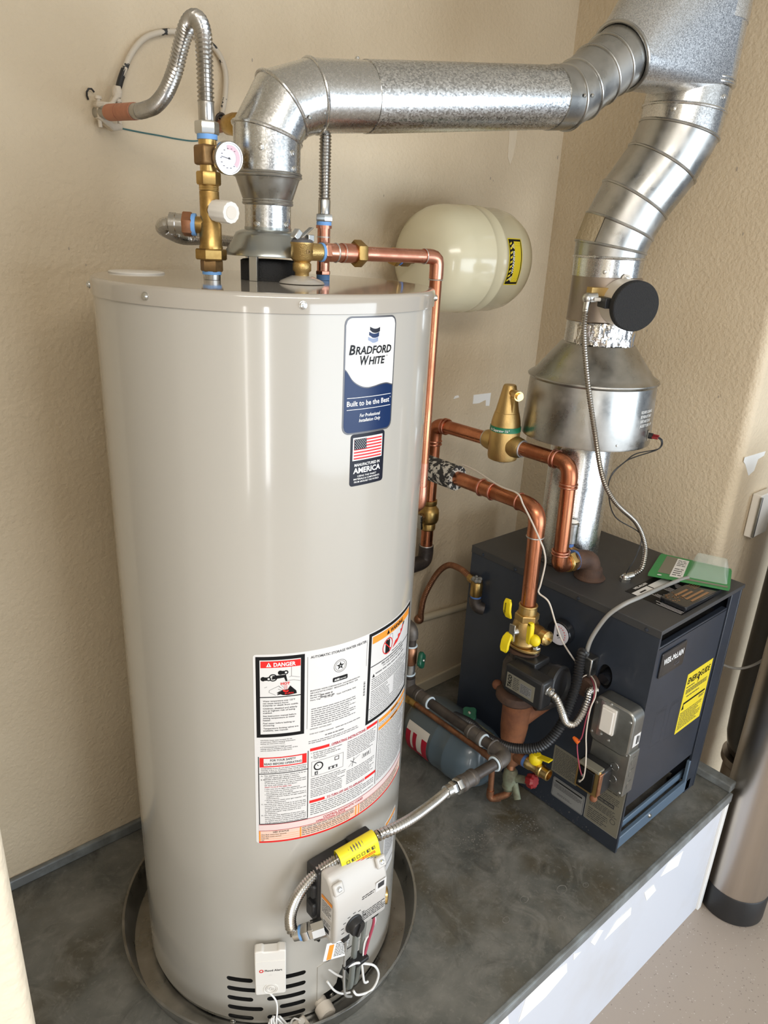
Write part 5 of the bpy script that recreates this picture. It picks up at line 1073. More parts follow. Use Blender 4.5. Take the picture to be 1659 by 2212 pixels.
# ================================================================== boiler supply piping
SPp = thing('supply_pipe', 'bright copper supply pipe rising from the boiler top toward the back wall', 'pipe', (.80, -.12, .70))
rp = .0190
G().lathe([(.041, BZ+.0012), (.042, BZ+.004), (.034, BZ+.012), (.031, BZ+.030), (.025, BZ+.036)], (.910, -.146, 0), n=28).build('boiler_tapping', 'rust_dark', SPp)
G().tube([(.910, -.146, .71), (.904, -.142, .736), (.884, -.130, .742), (.862, -.120, .742)], .0265, 20).build('iron_elbow', 'rust_dark', SPp)
G().cyl((.866, -.120, .742), (.858, -.120, .742), .0275, n=28).build('thread_tape', 'blue_tape_dark', SPp)
G().hexa((.858, -.120, .742), (.838, -.120, .742), .0275).cyl((.840, -.120, .742), (.826, -.120, .742), .0235, n=28).build('brass_adapter', 'brass_bright', SPp)
G().torus((.834, -.120, .742), (1, 0, 0), .0238, .0025, 28).build('press_bead', 'brass_bright', SPp)
G().tube([(.830, -.120, .742), (.815, -.120, .742), (.8035, -.1195, .747), (.800, -.119, .760), (.800, -.119, .785)], .0215, 24).build('elbow', 'copper', SPp)
for z in (.776, .784): G().torus((.800, -.119, z), (0, 0, 1), .0218, .0028, 32).build('press_bead', 'copper_bright', SPp)
G().cyl((.800, -.119, .78), (.800, -.112, .975), rp, n=28).build('riser', 'copper', SPp)
for z in (.958, .966): G().torus((.800, -.1125, z), (0, 0, 1), .0215, .0025, 32).build('press_bead', 'copper_bright', SPp)
G().tube([(.800, -.112, .955), (.800, -.1115, .985), (.800, -.104, 1.007), (.800, -.086, 1.017), (.800, -.060, 1.018)], .0215, 24).build('elbow', 'copper', SPp)
for y in (-.068, -.058): G().torus((.800, y, 1.018), (0, 1, 0), .0218, .0026, 32).build('press_bead', 'copper_bright', SPp)
G().cyl((.800, -.065, 1.018), (.800, .05, 1.018), rp, n=28).build('run', 'copper', SPp)
G().cyl((.800, .17, 1.016), (.800, .345, 1.014), rp, n=28).build('run', 'copper', SPp)
for y in (.325, .335): G().torus((.800, y, 1.014), (0, 1, 0), .0218, .0026, 32).build('press_bead', 'copper_bright', SPp)
G().tube([(.800, .322, 1.014), (.800, .348, 1.012), (.800, .365, 1.002), (.800, .371, .985), (.800, .372, .955)], .0215, 24).build('elbow', 'copper', SPp)
for z in (.952, .962): G().torus((.800, .372, z), (0, 0, 1), .0218, .0026, 32).build('press_bead', 'copper_bright', SPp)
G().cyl((.800, .372, .96), (.800, .372, .775), rp, n=28).build('drop', 'copper', SPp)
BV = thing('ball_valve', 'brass ball valve in the copper drop near the back wall', 'valve', (.80, .372, .685))
G().lathe([(.020, .775), (.0235, .774), (.0235, .762), (.021, .758), (.024, .752), (.030, .745), (.032, .735), (.032, .712), (.028, .702), (.022, .698), (.0235, .692), (.0235, .680), (.020, .676)], (.800, .372, 0), n=32).build('body', 'brass', BV)
G().hexa((.775, .37, .725), (.758, .365, .725), .013).build('stem', 'brass_dark', BV)
G().obox((.752, .36, .715), ((.3, .2, -.9), (1, 0, .3), (0, 1, 0)), (.028, .004, .010)).build('lever', 'galv_dull', BV, bevel=.002)
RP = thing('return_pipe', 'blackened pipe elbow turning left at the foot of the copper drop', 'pipe', (.80, .372, .57))
G().cyl((.800, .372, .68), (.800, .372, .615), rp, n=28).build('drop', 'copper', RP)
G().torus((.800, .372, .622), (0, 0, 1), .020, .002, 28).build('solder_ring', 'solder', RP)
G().tube([(.800, .372, .622), (.800, .372, .59), (.795, .372, .573), (.775, .372, .566), (.70, .372, .566), (.600, .372, .566), (.581, .376, .566), (.575, .394, .566), (.575, .4405, .566)], .0235, 20).build('elbow', 'iron_black', RP)
# air separator
AS = thing('air_separator', 'gold conical air separator with green band in the supply pipe', 'air separator', (.80, .108, .975))
G().lathe([(.030, .972), (.0385, .976), (.0405, .984), (.0405, 1.056), (.0395, 1.058), (.0390, 1.075), (.0365, 1.088), (.0325, 1.103), (.0315, 1.104), (.0175, 1.172), (.0150, 1.176)], (.800, .108, 0), n=48).build('body', 'brass_gold', AS, ang=28)
G().lathe([(.0408, 1.0535), (.0414, 1.054), (.0408, 1.067), (.0400, 1.0675)], (.800, .108, 0), n=48).build('band', 'green_band', AS)
pr = Print(lambda u, v, l: Vector((.800+(.0414+l)*math.cos(A(-205)+u/.0414), .108+(.0414+l)*math.sin(A(-205)+u/.0414), 1.0565+v))); pr.text('ink_white', 'Air Separator 1¼"', .0, .0, .0068, 2, w=.058, bold=.02); pr.build(AS)
for s_ in (-1, 1):
    G().lathe([(.029, .030), (.0285, .045), (.026, .058), (.0235, .063)], (.800, .108, 1.017), (0, s_, 0), 28).build('port', 'brass_gold', AS)
    G().torus((.800, .108+.064*s_, 1.017), (0, 1, 0), .0212, .0028, 32).build('solder_ring', 'solder', AS)
G().cyl((.800, .108, 1.158), (.775, .060, 1.158), .0085, n=18).cyl((.780, .070, 1.158), (.770, .051, 1.158), .0125, n=24).cyl((.771, .053, 1.158), (.766, .043, 1.158), .0088, n=18).build('vent_spout', 'brass_bright', AS)
sd = Vector((-.45, -.89, 0)).normalized()
G().add([Vector((.800, .108, 1.148))+sd*.022+Vector((sd.y, -sd.x, 0))*.006, Vector((.800, .108, 1.148))+sd*.022-Vector((sd.y, -sd.x, 0))*.006, Vector((.800, .108, 1.106))+sd*.0325, Vector((.800, .108, 1.148))+sd*.036, ], [[0, 1, 2], [0, 3, 1], [0, 2, 3], [1, 3, 2]]).build('rib', 'brass_gold', AS, smooth=False)
G().hexa((.800, .108, .973), (.800, .108, .964), .011).cyl((.800, .108, .975), (.800, .108, .971), .008).build('drain_plug', 'zinc', AS)
# relief vent cap on the boiler top behind the riser
AV = thing('air_vent_cap', 'small grey cylinder air vent on the boiler top beside the flue', 'air vent', (.874, -.092, .76))
G().tube([(.884, -.126, .755), (.876, -.100, .762), (.874, -.092, .772)], .010, 14).build('stem', 'brass_dark', AV)
G().cyl((.874, -.092, .770), (.874, -.092, .782), .0125, n=20).build('thread_tape', 'blue_tape_dark', AV)
G().lathe([(.0165, .781), (.0185, .783), (.0185, .830), (.0195, .831), (.0195, .838), (.016, .841)], (.874, -.092, 0), n=28).build('cap', 'galv_dull', AV)

# ================================================================== pump line
PL = thing('pump_line', 'copper pipe from the black foam sleeve down to the pump valve', 'pipe', (.68, -.12, .66))
G().cyl((.680, .20, .926), (.680, -.07, .926), rp, n=28).build('run', 'copper', PL)
for y in (.066, .028): G().torus((.680, y, .926), (0, 1, 0), .0215, .0026, 32).build('press_bead', 'copper_bright', PL)
G().cyl((.680, .070, .926), (.680, .024, .926), .0205, n=28).build('coupling', 'copper', PL)
G().tube([(.680, -.055, .926), (.680, -.085, .925), (.680, -.108, .916), (.680, -.1185, .895), (.680, -.1195, .855)], .0212, 24).build('elbow', 'copper', PL)
G().torus((.680, -.1195, .853), (0, 0, 1), .0205, .002, 28).build('solder_ring', 'solder', PL)
G().torus((.680, -.060, .926), (0, 1, 0), .0215, .0018, 28).build('solder_ring', 'copper_bright', PL)
G().cyl((.680, -.1195, .87), (.680, -.126, .660), rp, n=28).build('drop', 'copper', PL)
fo = G().tube([(.680, .155, .926), (.680, .30, .926), (.680, .4405, .926)], .034, 28, smooth=False).build('foam_sleeve', 'foam_black', None, base=(.68, .29, .926)); tag(fo, 'black foam pipe insulation with flaking white paint at the wall', 'insulation')
w1 = G().tube([(.700, .16, .960), (.690, .10, .960), (.668, .0, .952), (.659, -.066, .953), (.655, -.091, .932), (.650, -.128, .898), (.650, -.159, .860), (.658, -.166, .838), (.672, -.165, .80), (.672, -.160, .74), (.672, -.158, .717), (.68, -.185, .701), (.70, -.20, .643), (.74, -.205, .574), (.785, -.225, .507), (.795, -.24, .49)], .0022, 8).build('thermostat_cable', 'white_wire', None, base=(.66, -.12, .85)); tag(w1, 'thin white cable draped over the copper pump line', 'cable')
IV = thing('isolation_valve', 'brass isolation valve with yellow handles above the pump', 'valve', (.68, -.13, .545))
vx, vy = .680, -.127
G().lathe([(.0225, .668), (.0235, .655), (.0235, .645), (.026, .643)], (vx, vy, 0), n=32).torus((vx, vy, .667), (0, 0, 1), .0215, .003, 32).build('solder_cup', 'brass_gold', IV)
G().hexa((vx, vy, .645), (vx, vy, .626), .0315, .2).build('hex_collar', 'brass_gold', IV)
G().lathe([(.027, .627), (.032, .618), (.034, .605), (.034, .585), (.031, .572), (.034, .565), (.034, .560), (.030, .556)], (vx, vy, 0), n=36).build('body', 'brass_gold', IV, ang=50)
G().prism([(.050*math.cos(2*PI*k/32)*(.82 if False else 1), .034*math.sin(2*PI*k/32)) for k in range(32)], (vx, vy, .549), (0, -1, 0), (1, 0, 0), .007).build('flange', 'brass_gold', IV, bevel=.001)
for s_ in (-1, 1): G().cyl((vx, vy+.041*s_, .512), (vx, vy+.041*s_, .572), .0055, n=14).hexa((vx, vy+.041*s_, .556), (vx, vy+.041*s_, .564), .010).hexa((vx, vy+.041*s_, .514), (vx, vy+.041*s_, .524), .010).build('bolt', 'zinc', IV)
pq = Vector((-.10, -1, .06)).normalized(); c0 = Vector((vx, vy, .603))
G().lathe([(.022, .020), (.022, .045), (.019, .058), (.016, .060)], c0, pq, 28).build('drain_port', 'brass', IV)
G().lathe([(.0175, .058), (.0195, .060), (.0195, .076), (.015, .080), (.005, .081), (.004, .088)], c0, pq, 20).build('port_cap', 'brass_bright', IV)
G().lathe([(.012, .028), (.010, .045)], (vx, vy, .600), (-1, .15, 0), 16).build('stem', 'zinc', IV)
G().obox((.636, -.120, .598), ((.1, .1, 1), (0, 1, -.1), (1, 0, 0)), (.022, .009, .002)).build('lever_plate', 'zinc', IV, bevel=.001)
def handle(c, up, side, L, w, th, bend):
    c, up, side = V(c), V(up).normalized(), V(side).normalized(); nz = up.cross(side).normalized(); g = G(); R_ = []
    for t in (-1, -.55, -.2, .2, .6, .92, 1):
        ww = w*(1 if abs(t) < .9 else .72); o = c+up*(L*t)+nz*(bend*max(0, -t)**1.6)
        R_.append([o+side*ww+nz*th, o-side*ww+nz*th, o-side*ww-nz*th, o+side*ww-nz*th])
    return g.rings(R_).build('handle', 'yellow', IV, bevel=.0025)
h1 = handle((.626, -.103, .662), (.10, .06, 1), (0, 1, -.06), .027, .0115, .0035, -.012)
h2 = handle((.622, -.113, .570), (-.10, -.02, -1), (0, 1, 0), .025, .0125, .004, .012)
h3 = handle((.628, -.180, .628), (-.05, -.02, 1), (.3, 1, 0), .030, .0085, .006, 0)
G().sph((.633, -.193, .612), .0155, 14, (.8, 1, 1)).build('handle_hub', 'yellow', IV)
pr = Print(onplane((.6215, -.0985, .643), (.06, .06, 1), (0, 1, -.06))); pr.f = lambda u, v, l: Vector((.6222-l, -.0985+v, .643+u)); pr.text('ink_black', 'Webstone', .0, -.0035, .0060, 2, w=.036, bold=.02); pr.build(IV)
# circulator
CP = thing('circulator_pump', 'black circulator pump on a rusty cast volute beside the boiler', 'pump', (.68, -.13, .24))
G().prism([(.048*math.cos(2*PI*k/32), .034*math.sin(2*PI*k/32)) for k in range(32)], (vx, vy, .532), (0, -1, 0), (1, 0, 0), .010).build('upper_flange', 'rust_dark', CP, bevel=.001)
G().lathe([(.030, .534), (.030, .515), (.040, .505), (.046, .490), (.046, .440), (.040, .425), (.034, .415)], (vx, vy, 0), n=32).build('casing', 'iron_black', CP)
md = Vector((.12, -1, .16)).normalized(); c0 = Vector((vx, vy, .468))
G().lathe([(.046, .02), (.052, .035), (.052, .050), (.046, .054), (.046, .10), (.049, .102), (.049, .122), (.044, .126), (.038, .118), (.0, .116)], c0, md, 36).build('motor', 'black_plastic', CP)
G().obox((.672, -.165, .528), ((0, 1, -.1), (1, 0, 0), (0, .1, 1)), (.034, .030, .010)).build('housing_fin', 'black_plastic', CP, bevel=.003)
G().box((.603, -.256, .452), (.648, -.136, .530)).build('terminal_box', 'black_plastic', CP, bevel=.006)
pl_ = G().prism([(0, 0), (.088, 0), (.088, .044), (0, .044)], (.6028, -.146, .466), (0, -1, 0), (0, 0, 1), .0005).build('rating_label', 'label_tan', CP, smooth=False)
pr = Print(onplane((.6022, -.146, .466), (0, -1, 0), (0, 0, 1))); pr.text('ink_black', 'TACO', .016, .004, .011, 1, w=.036, rot=PI/2, bold=.04); pr.bars('boiler_top', .022, .040, .042, .004, 7, .4, 1, 21, .5); pr.rect('label_grey', .044, .006, .080, .034, 1); pr.bars('boiler_top', .046, .033, .078, .008, 6, .4, 2, 22, .5); pr.build(pl_)
G().lathe([(.040, .418), (.052, .412), (.055, .404), (.055, .392), (.050, .386), (.038, .380)], (vx, vy, 0), n=32).build('volute_flange', 'rust_dark', CP)
G().sph((vx-.02, vy+.052, .408), .014).build('flange_lug', 'rust', CP)
G().lathe([(.040, .386), (.038, .360), (.037, .300), (.033, .262), (.030, .252), (.029, .240)], (vx, vy-.006, 0), n=30).build('volute', 'rust', CP)
G().tube([(vx, vy-.010, .322), (vx+.04, vy-.018, .340), (vx+.085, vy-.024, .352), (.8040, vy-.026, .356)], .0285, 20).build('volute_outlet', 'rust', CP)
G().tube([(vx+.02, vy-.045, .40), (vx+.05, vy-.06, .40), (.81, vy-.06, .40)], .030, 18).build('return_nipple', 'iron_black', CP)
# drain assembly below
DA = thing('drain_valve', 'brass drain valve with yellow handle below the pump', 'valve', (.68, -.15, .19))
dx, dy = .680, -.140
G().cyl((dx, dy, .244), (dx, dy, .185), .0215, n=24).torus((dx, dy, .238), (0, 0, 1), .023, .003, 28).build('tee', 'copper_old', DA)
G().cyl((dx, dy-.015, .217), (dx, dy-.042, .218), .0185, n=20).build('branch', 'copper_old', DA)
G().cyl((dx, dy-.040, .218), (dx, dy-.050, .218), .0175, n=24).build('thread_tape', 'blue_tape_dark', DA)
G().lathe([(.014, .048), (.018, .052), (.018, .064), (.0155, .068), (.0155, .088), (.0185, .092), (.0185, .100), (.0160, .102), (.0160, .122), (.0125, .123), (.0120, .106)], (dx, dy, .218), (0, -1, .03), 24).build('body', 'brass_bright', DA)
G().lathe([(.014, 0), (.0185, .008), (.0175, .022), (.012, .030)], (dx, dy-.075, .232), (0, 0, 1), 20).obox((dx, dy-.100, .262), ((0, 1, -.25), (1, 0, 0), (0, .25, 1)), (.022, .010, .0022)).build('handle', 'yellow', DA, bevel=.0015)
FV = thing('fill_valve', 'old green-tarnished valve with dark red knob near the platform', 'valve', (.68, -.155, .11))
G().cyl((dx, dy, .188), (dx-.004, dy-.004, .165), .012, n=16).build('nipple', 'copper_old', FV)
G().lathe([(.013, .168), (.019, .160), (.021, .140), (.018, .118), (.020, .108), (.014, .096), (.012, .085)], (dx-.005, dy-.006, 0), n=18).build('body', 'patina', FV)
G().cyl((dx, dy-.015, .14), (dx+.004, dy-.060, .16), .011, n=16).build('stem', 'patina', FV)
G().cyl((dx, dy-.02, .125), (dx-.012, dy-.045, .092), .0095, n=14).build('spout', 'patina', FV)
Rg = []
for s_, k in ((0, .85), (.008, 1), (.018, 1), (.024, .7)):
    x, y, d = frame((.05, -1, .3)); Rg.append([Vector((dx+.004, dy-.060, .163))+d*s_+(x*math.cos(2*PI*i/40)+y*math.sin(2*PI*i/40))*.019*k*(1+.10*math.cos(8*2*PI*i/40)) for i in range(40)])
G().rings(Rg).build('knob', 'red_plastic', FV)
TC = thing('fill_line', 'thin old copper pipe dropping beside the blue-grey tank', 'pipe', (.64, -.11, .06))
G().cyl((.640, .218, .189), (.640, -.075, .191), .0085, n=16).build('run', 'copper_old', TC)
G().cyl((.640, .23, .189), (.640, .4405, .189), .0085, n=16).build('wall_run', 'copper_old', TC)
G().cyl((.640, .225, .189), (.640, .205, .189), .013, n=16).hexa((.640, .245, .189), (.640, .225, .189), .014).build('end_fitting', 'brass', TC)
G().tube([(.640, -.07, .191), (.640, -.095, .190), (.640, -.107, .182), (.640, -.109, .165)], .0105, 14).build('elbow', 'copper_old', TC)
G().cyl((.640, -.108, .17), (.640, -.112, .080), .0085, n=16).build('drop', 'copper_old', TC)
G().tube([(.640, -.112, .09), (.640, -.112, .070), (.642, -.116, .062), (.648, -.124, .064), (.655, -.135, .070)], .0108, 14).build('elbow', 'copper_old', TC)
G().tube([(.650, -.128, .068), (.668, -.150, .088), (.676, -.148, .105)], .0100, 14).build('tail', 'copper_old', TC)

# ================================================================== blue-grey tank on the platform
BT = thing('heating_expansion_tank', 'blue-grey expansion tank lying on the platform with red-striped label', 'tank', (.695, .10, .002))
G().lathe([(.004, -.060), (.040, -.056), (.068, -.044), (.086, -.022), (.0945, .006), (.0955, .045), (.0968, .048), (.0968, .053), (.0955, .056), (.0955, .098), (.0968, .101), (.0968, .106), (.0955, .109), (.0945, .19), (.086, .222), (.066, .245), (.036, .257), (.004, .260)], (.700, 0, .0985), (0, 1, 0), 56).build('shell', 'blue_tank', BT, ang=60)
f_ = lambda u, v, l: Vector((.700-(.0955+l)*math.cos(v/.0955), .205-u, .0985+(.0955+l)*math.sin(v/.0955)))
pr = Print(f_, wrap=.02)
def vr2(m, u0, v0, u1, v1, l):
    for k in range(12): a, b = v0+(v1-v0)*k/12, v0+(v1-v0)*(k+1)/12; pr.rect(m, u0, a, u1, b, l)
vr2('white_warm', .0, -.060, .090, .050, 2)
for u0, u1, v1 in ((.0, .020, .022), (.030, .046, .024), (.068, .090, .022)): vr2('ink_crimson', u0, -.060, u1, v1, 3)
vr2('ink_crimson', .0, -.060, .09, -.040, 4)
pr.build(BT)
GH = thing('green_handle_valve', 'small valve with green wheel handle above the blue-grey tank', 'valve', (.70, .04, .196))
def wheel(parent, c, d, r, m='green_handle'):
    x, y, d = frame(d); c = V(c); Rg = []
    for s_, k in ((-.006, .9), (-.003, 1), (.003, 1), (.006, .9)): Rg.append([c+d*s_+(x*math.cos(2*PI*i/40)+y*math.sin(2*PI*i/40))*r*k*(1+.12*math.cos(4*2*PI*i/40)) for i in range(40)])
    o = G().rings(Rg).build('handle', m, parent); screw(o, c+d*.006, d, .004, slot=False); return o
G().cyl((.70, .040, .1965), (.70, .042, .215), .010, n=16).hexa((.70, .042, .21), (.70, .042, .222), .014).build('body', 'brass_dark', GH)
G().tube([(.70, .060, .205), (.70, .0, .202), (.70, -.05, .200)], .0095, 12).build('pipe', 'patina', GH)
wheel(GH, (.697, .040, .229), (-.35, -.25, .9), .022)

# ================================================================== gas line
GL = thing('gas_pipe', 'black iron gas pipe with couplings running past the boiler pump', 'gas pipe', (.50, -.07, .35))
rg_ = .0133; zg = .363; xg = .503
G().cyl((xg, .10, zg), (xg, .04, zg), rg_, n=20).build('pipe', 'iron_black', GL)
G().cyl((xg, .045, zg), (xg, -.235, zg), rg_, n=20).build('pipe', 'iron_black', GL)
for y in (.045, -.148): 
    G().lathe([(.0165, -.026), (.0185, -.023), (.0185, -.014), (.0168, -.012), (.0168, .012), (.0185, .014), (.0185, .023), (.0165, .026)], (xg, y, zg), (0, 1, 0), 24).build('coupling', 'iron_fitting', GL)
    G().torus((xg, y-.027, zg), (0, 1, 0), .0150, .0028, 28).build('sealant_ring', 'sealant', GL)
G().tube([(xg, -.205, zg), (xg, -.228, zg), (xg-.004, -.243, zg), (xg-.018, -.249, zg), (xg-.040, -.249, zg)], .0185, 22).build('elbow', 'iron_fitting', GL)
for p_, d in (((xg, -.206, zg), (0, 1, 0)), ((xg-.040, -.249, zg), (1, 0, 0))): G().torus(p_, d, .0180, .0032, 28).build('elbow_rim', 'iron_fitting', GL)
G().torus((xg-.044, -.249, zg), (1, 0, 0), .0160, .0028, 28).build('sealant_ring', 'sealant', GL)
G().cyl((xg-.035, -.249, zg), (.375, -.248, zg), rg_, n=20).build('nipple', 'iron_black', GL)
G().lathe([(.0180, .0), (.0195, .003), (.0195, .012), (.0180, .014), (.0180, .034), (.0195, .036), (.0195, .045), (.0165, .048)], (.390, -.248, zg), (-1, .02, .0), 24).build('reducer', 'iron_fitting', GL)
G().tube([(xg, .07, zg), (xg, .095, zg), (xg, .105, zg+.010), (xg, .106, zg+.035)], .0185, 20).build('elbow', 'iron_fitting', GL)
G().cyl((xg, .106, zg+.03), (xg, .106, .535), rg_, n=20).build('riser', 'iron_black', GL)
G().tube([(xg, .106, .520), (xg, .108, .540), (xg, .122, .549), (xg, .15, .550)], .0175, 18).build('elbow', 'iron_fitting', GL)
G().cyl((xg, .14, .550), (xg, .4405, .550), rg_, n=20).build('wall_run', 'iron_black', GL)
GW = thing('riser_stop_valve', 'green-handled stop valve on the pipe riser behind the heater', 'valve', (.50, .10, .43))
G().cyl((xg, .106, .412), (xg, .106, .440), .0155, n=20).build('coupling', 'galv_dull', GW)
G().lathe([(.014, .438), (.0175, .444), (.0175, .488), (.014, .494)], (xg, .106, 0), n=20).build('body', 'copper_old', GW)
G().torus((xg, .106, .497), (0, 0, 1), .0150, .0025, 28).torus((xg, .106, .409), (0, 0, 1), .0150, .0025, 28).build('sealant_ring', 'sealant', GW)
wheel(GW, (xg+.012, .075, .462), (.5, -.85, .1), .022)
GF = thing('gas_connector', 'corrugated metal gas connector hose with yellow tag feeding the heater', 'gas hose', (.02, -.33, .32))
e0 = Vector((.344, -.2475, zg)); dx_ = Vector((-1, .02, .06)).normalized()
G().hexa(e0, e0+dx_*.016, .0185).build('end_nut', 'zinc', GF)
G().hexa(e0+dx_*.018, e0+dx_*.032, .0165, .1).build('end_nut', 'zinc', GF)
G().cyl(e0+dx_*.030, e0+dx_*.046, .0140, n=20).build('end_cuff', 'zinc', GF)
FP = [e0+dx_*.044, (.255, -.262, .380), (.18, -.292, .415), (.115, -.318, .448), (.060, -.330, .468), (.022, -.331, .476), (-.024, -.327, .474), (-.055, -.320, .464), (-.099, -.304, .440), (-.128, -.294, .405), (-.143, -.289, .362), (-.146, -.294, .330), (-.140, -.303, .320)]
G().tube(FP[:6], .0098, 16, pitch=.0088, amp=.12).build('corrugation', 'stainless', GF)
G().tube(FP[5:], .0098, 16, pitch=.0052, amp=.12).build('corrugation', 'stainless', GF)
ed = Vector((.62, -.55, .33)).normalized(); e1 = Vector((-.1405, -.3025, .3195))
G().cyl(e1-ed*.004, e1+ed*.010, .0122, n=20).build('end_cuff', 'zinc', GF)
G().cyl(e1+ed*.008, e1+ed*.014, .0135, n=20).build('thread_tape', 'blue_tape', GF)
G().hexa(e1+ed*.013, e1+ed*.026, .0165).build('end_nut', 'zinc', GF)
G().hexa(e1+ed*.027, e1+ed*.038, .0155, .2).build('end_nut', 'zinc', GF)
# folded yellow tag round the hose
a, b = Vector((-.062, -.3185, .4625)), Vector((.014, -.3312, .4765)); u_ = (b-a).normalized(); nn = Vector((0, -1, 0)); nn = (nn-u_*nn.dot(u_)).normalized(); dn_ = u_.cross(nn).normalized()
if dn_.z > 0: dn_ = -dn_
sec = [nn*p_[0]+dn_*p_[1] for p_ in ((-.0145, .030), (-.0145, .0), (-.0125, -.0085), (-.0072, -.0128), (0, -.0148), (.0072, -.0128), (.0125, -.0085), (.0145, 0), (.0160, .018), (.0180, .040))]
inn = [p_*.96 for p_ in sec]
g = G(); n = len(sec)
for base in (a, b): g.v += [base+p_ for p_ in sec]+[base+p_ for p_ in inn]
g.f = [[i, i+1, 2*n+i+1, 2*n+i] for i in range(n-1)]+[[n+i, 3*n+i, 3*n+i+1, n+i+1] for i in range(n-1)]+[[0, 2*n, 3*n, n], [n-1, 2*n-1, 4*n-1, 3*n-1]]+[[i, n+i, n+i+1, i+1] for i in range(n-1)]+[[2*n+i, 2*n+i+1, 3*n+i+1, 3*n+i] for i in range(n-1)]
yt = g.build('yellow_tag', 'yellow_tag', GF, ang=50)
nq = (dn_*.032+nn*.0035).normalized(); on = u_.cross(-nq)
if on.dot(nn) < 0: on = -on
o0 = a+sec[7]+on*.0006
pr = Print(lambda u, v, l: o0+u_*u+nq*(-v)+on*l)
pr.bars('ink_red', .012, -.010, .070, -.017, 2, .45, 1, 31, .4); pr.bars('ink_text', .012, -.018, .070, -.028, 3, .4, 1, 32, .4)
for k in range(6): pr.frame('ink_text', .010+k*.0105, -.007, .017+k*.0105, .000, .0009, 1)
for k in (1, 4, 5): pr.rect('ink_text', .011+k*.0105, -.006, .0135+k*.0105, -.001, 2)
pr.build(yt)

# ================================================================== conduits and cables at the boiler side
AC = thing('armoured_cable', 'shiny armoured cable looping from the pump box to the switch box', 'cable', (.66, -.28, .42))
G().cyl((.625, -.2555, .505), (.625, -.268, .505), .0115, n=20).hexa((.625, -.256, .505), (.625, -.261, .505), .0135).build('connector', 'zinc', AC)
G().tube([(.625, -.262, .505), (.628, -.282, .495), (.640, -.294, .461), (.658, -.299, .424), (.678, -.309, .414), (.70, -.313, .436), (.726, -.307, .462), (.748, -.296, .474), (.772, -.300, .470)], .0088, 14, pitch=.0062, amp=.10).build('armour', 'stainless', AC)
BHs = thing('black_ribbed_hose', 'black ribbed conduit sweeping from behind the gas pipe up to the relay', 'conduit', (.63, -.2, .30))
G().tube([(.62, .03, .262), (.61, -.037, .282), (.60, -.097, .284), (.598, -.169, .297), (.606, -.219, .316), (.628, -.262, .343), (.658, -.283, .395), (.688, -.283, .452), (.718, -.275, .504), (.738, -.262, .544), (.755, -.254, .562), (.770, -.252, .556)], .0118, 16, pitch=.0068, amp=.13).build('corrugation', 'black_plastic', BHs)
AQ = thing('aquastat_relay', 'small relay housing with cable connector on the boiler side tapping', 'relay', (.79, -.265, .49))
G().box((.772, -.276, .492), (.8040, -.240, .545)).build('connector_block', 'galv_dull', AQ, bevel=.003)
G().cyl((.8040, -.265, .465), (.765, -.268, .462), .026, n=24).build('well_nut', 'rust_dark', AQ)
GCb = thing('grey_cable', 'grey sheathed cable arching over the boiler edge onto its top', 'cable', (.80, -.29, .68))
G().tube([(.775, -.254, .545), (.770, -.258, .566), (.768, -.264, .60), (.772, -.276, .640), (.779, -.295, .684), (.80, -.318, .716), (.851, -.326, .722), (.93, -.318, .712), (.99, -.314, .706), (1.06, -.318, .7055), (1.10, -.325, .7055)], .0055, 12).build('sheath', 'grey_cable', GCb)

# ================================================================== things left on the boiler top
FB = thing('flag_case', 'flat black case with tan flag artwork lying on the boiler top', 'case', (1.03, -.373, .6905))
fx = Vector((1, -.015, 0)).normalized(); fy = Vector((.015, 1, 0)).normalized()
G().prism(rrect(.188, .072, .006), (.936, -.4085, .6905), fx, fy, .0125).build('body', 'black_gloss', FB, bevel=.002)
pr = Print(onplane((.936, -.4085, .7032), fx, fy))
for k in range(4): pr.rect('ink_brown', .045-.002*k, .008+k*.0135, .130-(.03 if k > 1 else 0), .015+k*.0135, 1)
R = random.Random(2)
for k in range(40): pr.disc('ink_brown', R.uniform(.006, .05), R.uniform(.030, .068), R.uniform(.001, .0026), 1, 6)
for r_ in range(5):
    for c_ in range(8): pr.rect('ink_brown', .118+c_*.006, .042+r_*.005, .121+c_*.006, .0445+r_*.005, 1)
pr.build(FB)
GP = thing('blister_pack', 'empty green blister pack with clear plastic shell on the boiler top', 'packaging', (1.14, -.31, .7045))
c4 = [Vector((1.020, -.250, .7045)), Vector((1.115, -.432, .7065)), Vector((1.255, -.372, .7075)), Vector((1.190, -.194, .7050))]
def quad(u, v, l=0): 
    p_ = (c4[0]*(1-u)+c4[1]*u)*(1-v)+(c4[3]*(1-u)+c4[2]*u)*v; return p_+Vector((0, 0, l+.006*math.sin(PI*u)*0))
n = 10; g = G()
P = [(i/n, 0) for i in range(n)]+[(1, j/n) for j in range(n)]+[(1-i/n, 1) for i in range(n)]+[(0, 1-j/n) for j in range(n)]
P = [(.5+(u-.5)*(1 if not (abs(u-.5) > .49 and abs(v-.5) > .49) else .975), v) for u, v in P]
m = len(P); g.add([quad(u, v) for u, v in P]+[quad(u, v, .0008) for u, v in P], [list(range(m)), [m+i for i in reversed(range(m))]]+[[i, m+i, m+(i+1) % m, (i+1) % m] for i in range(m)])
g.build('card', 'green_card', GP, smooth=False)
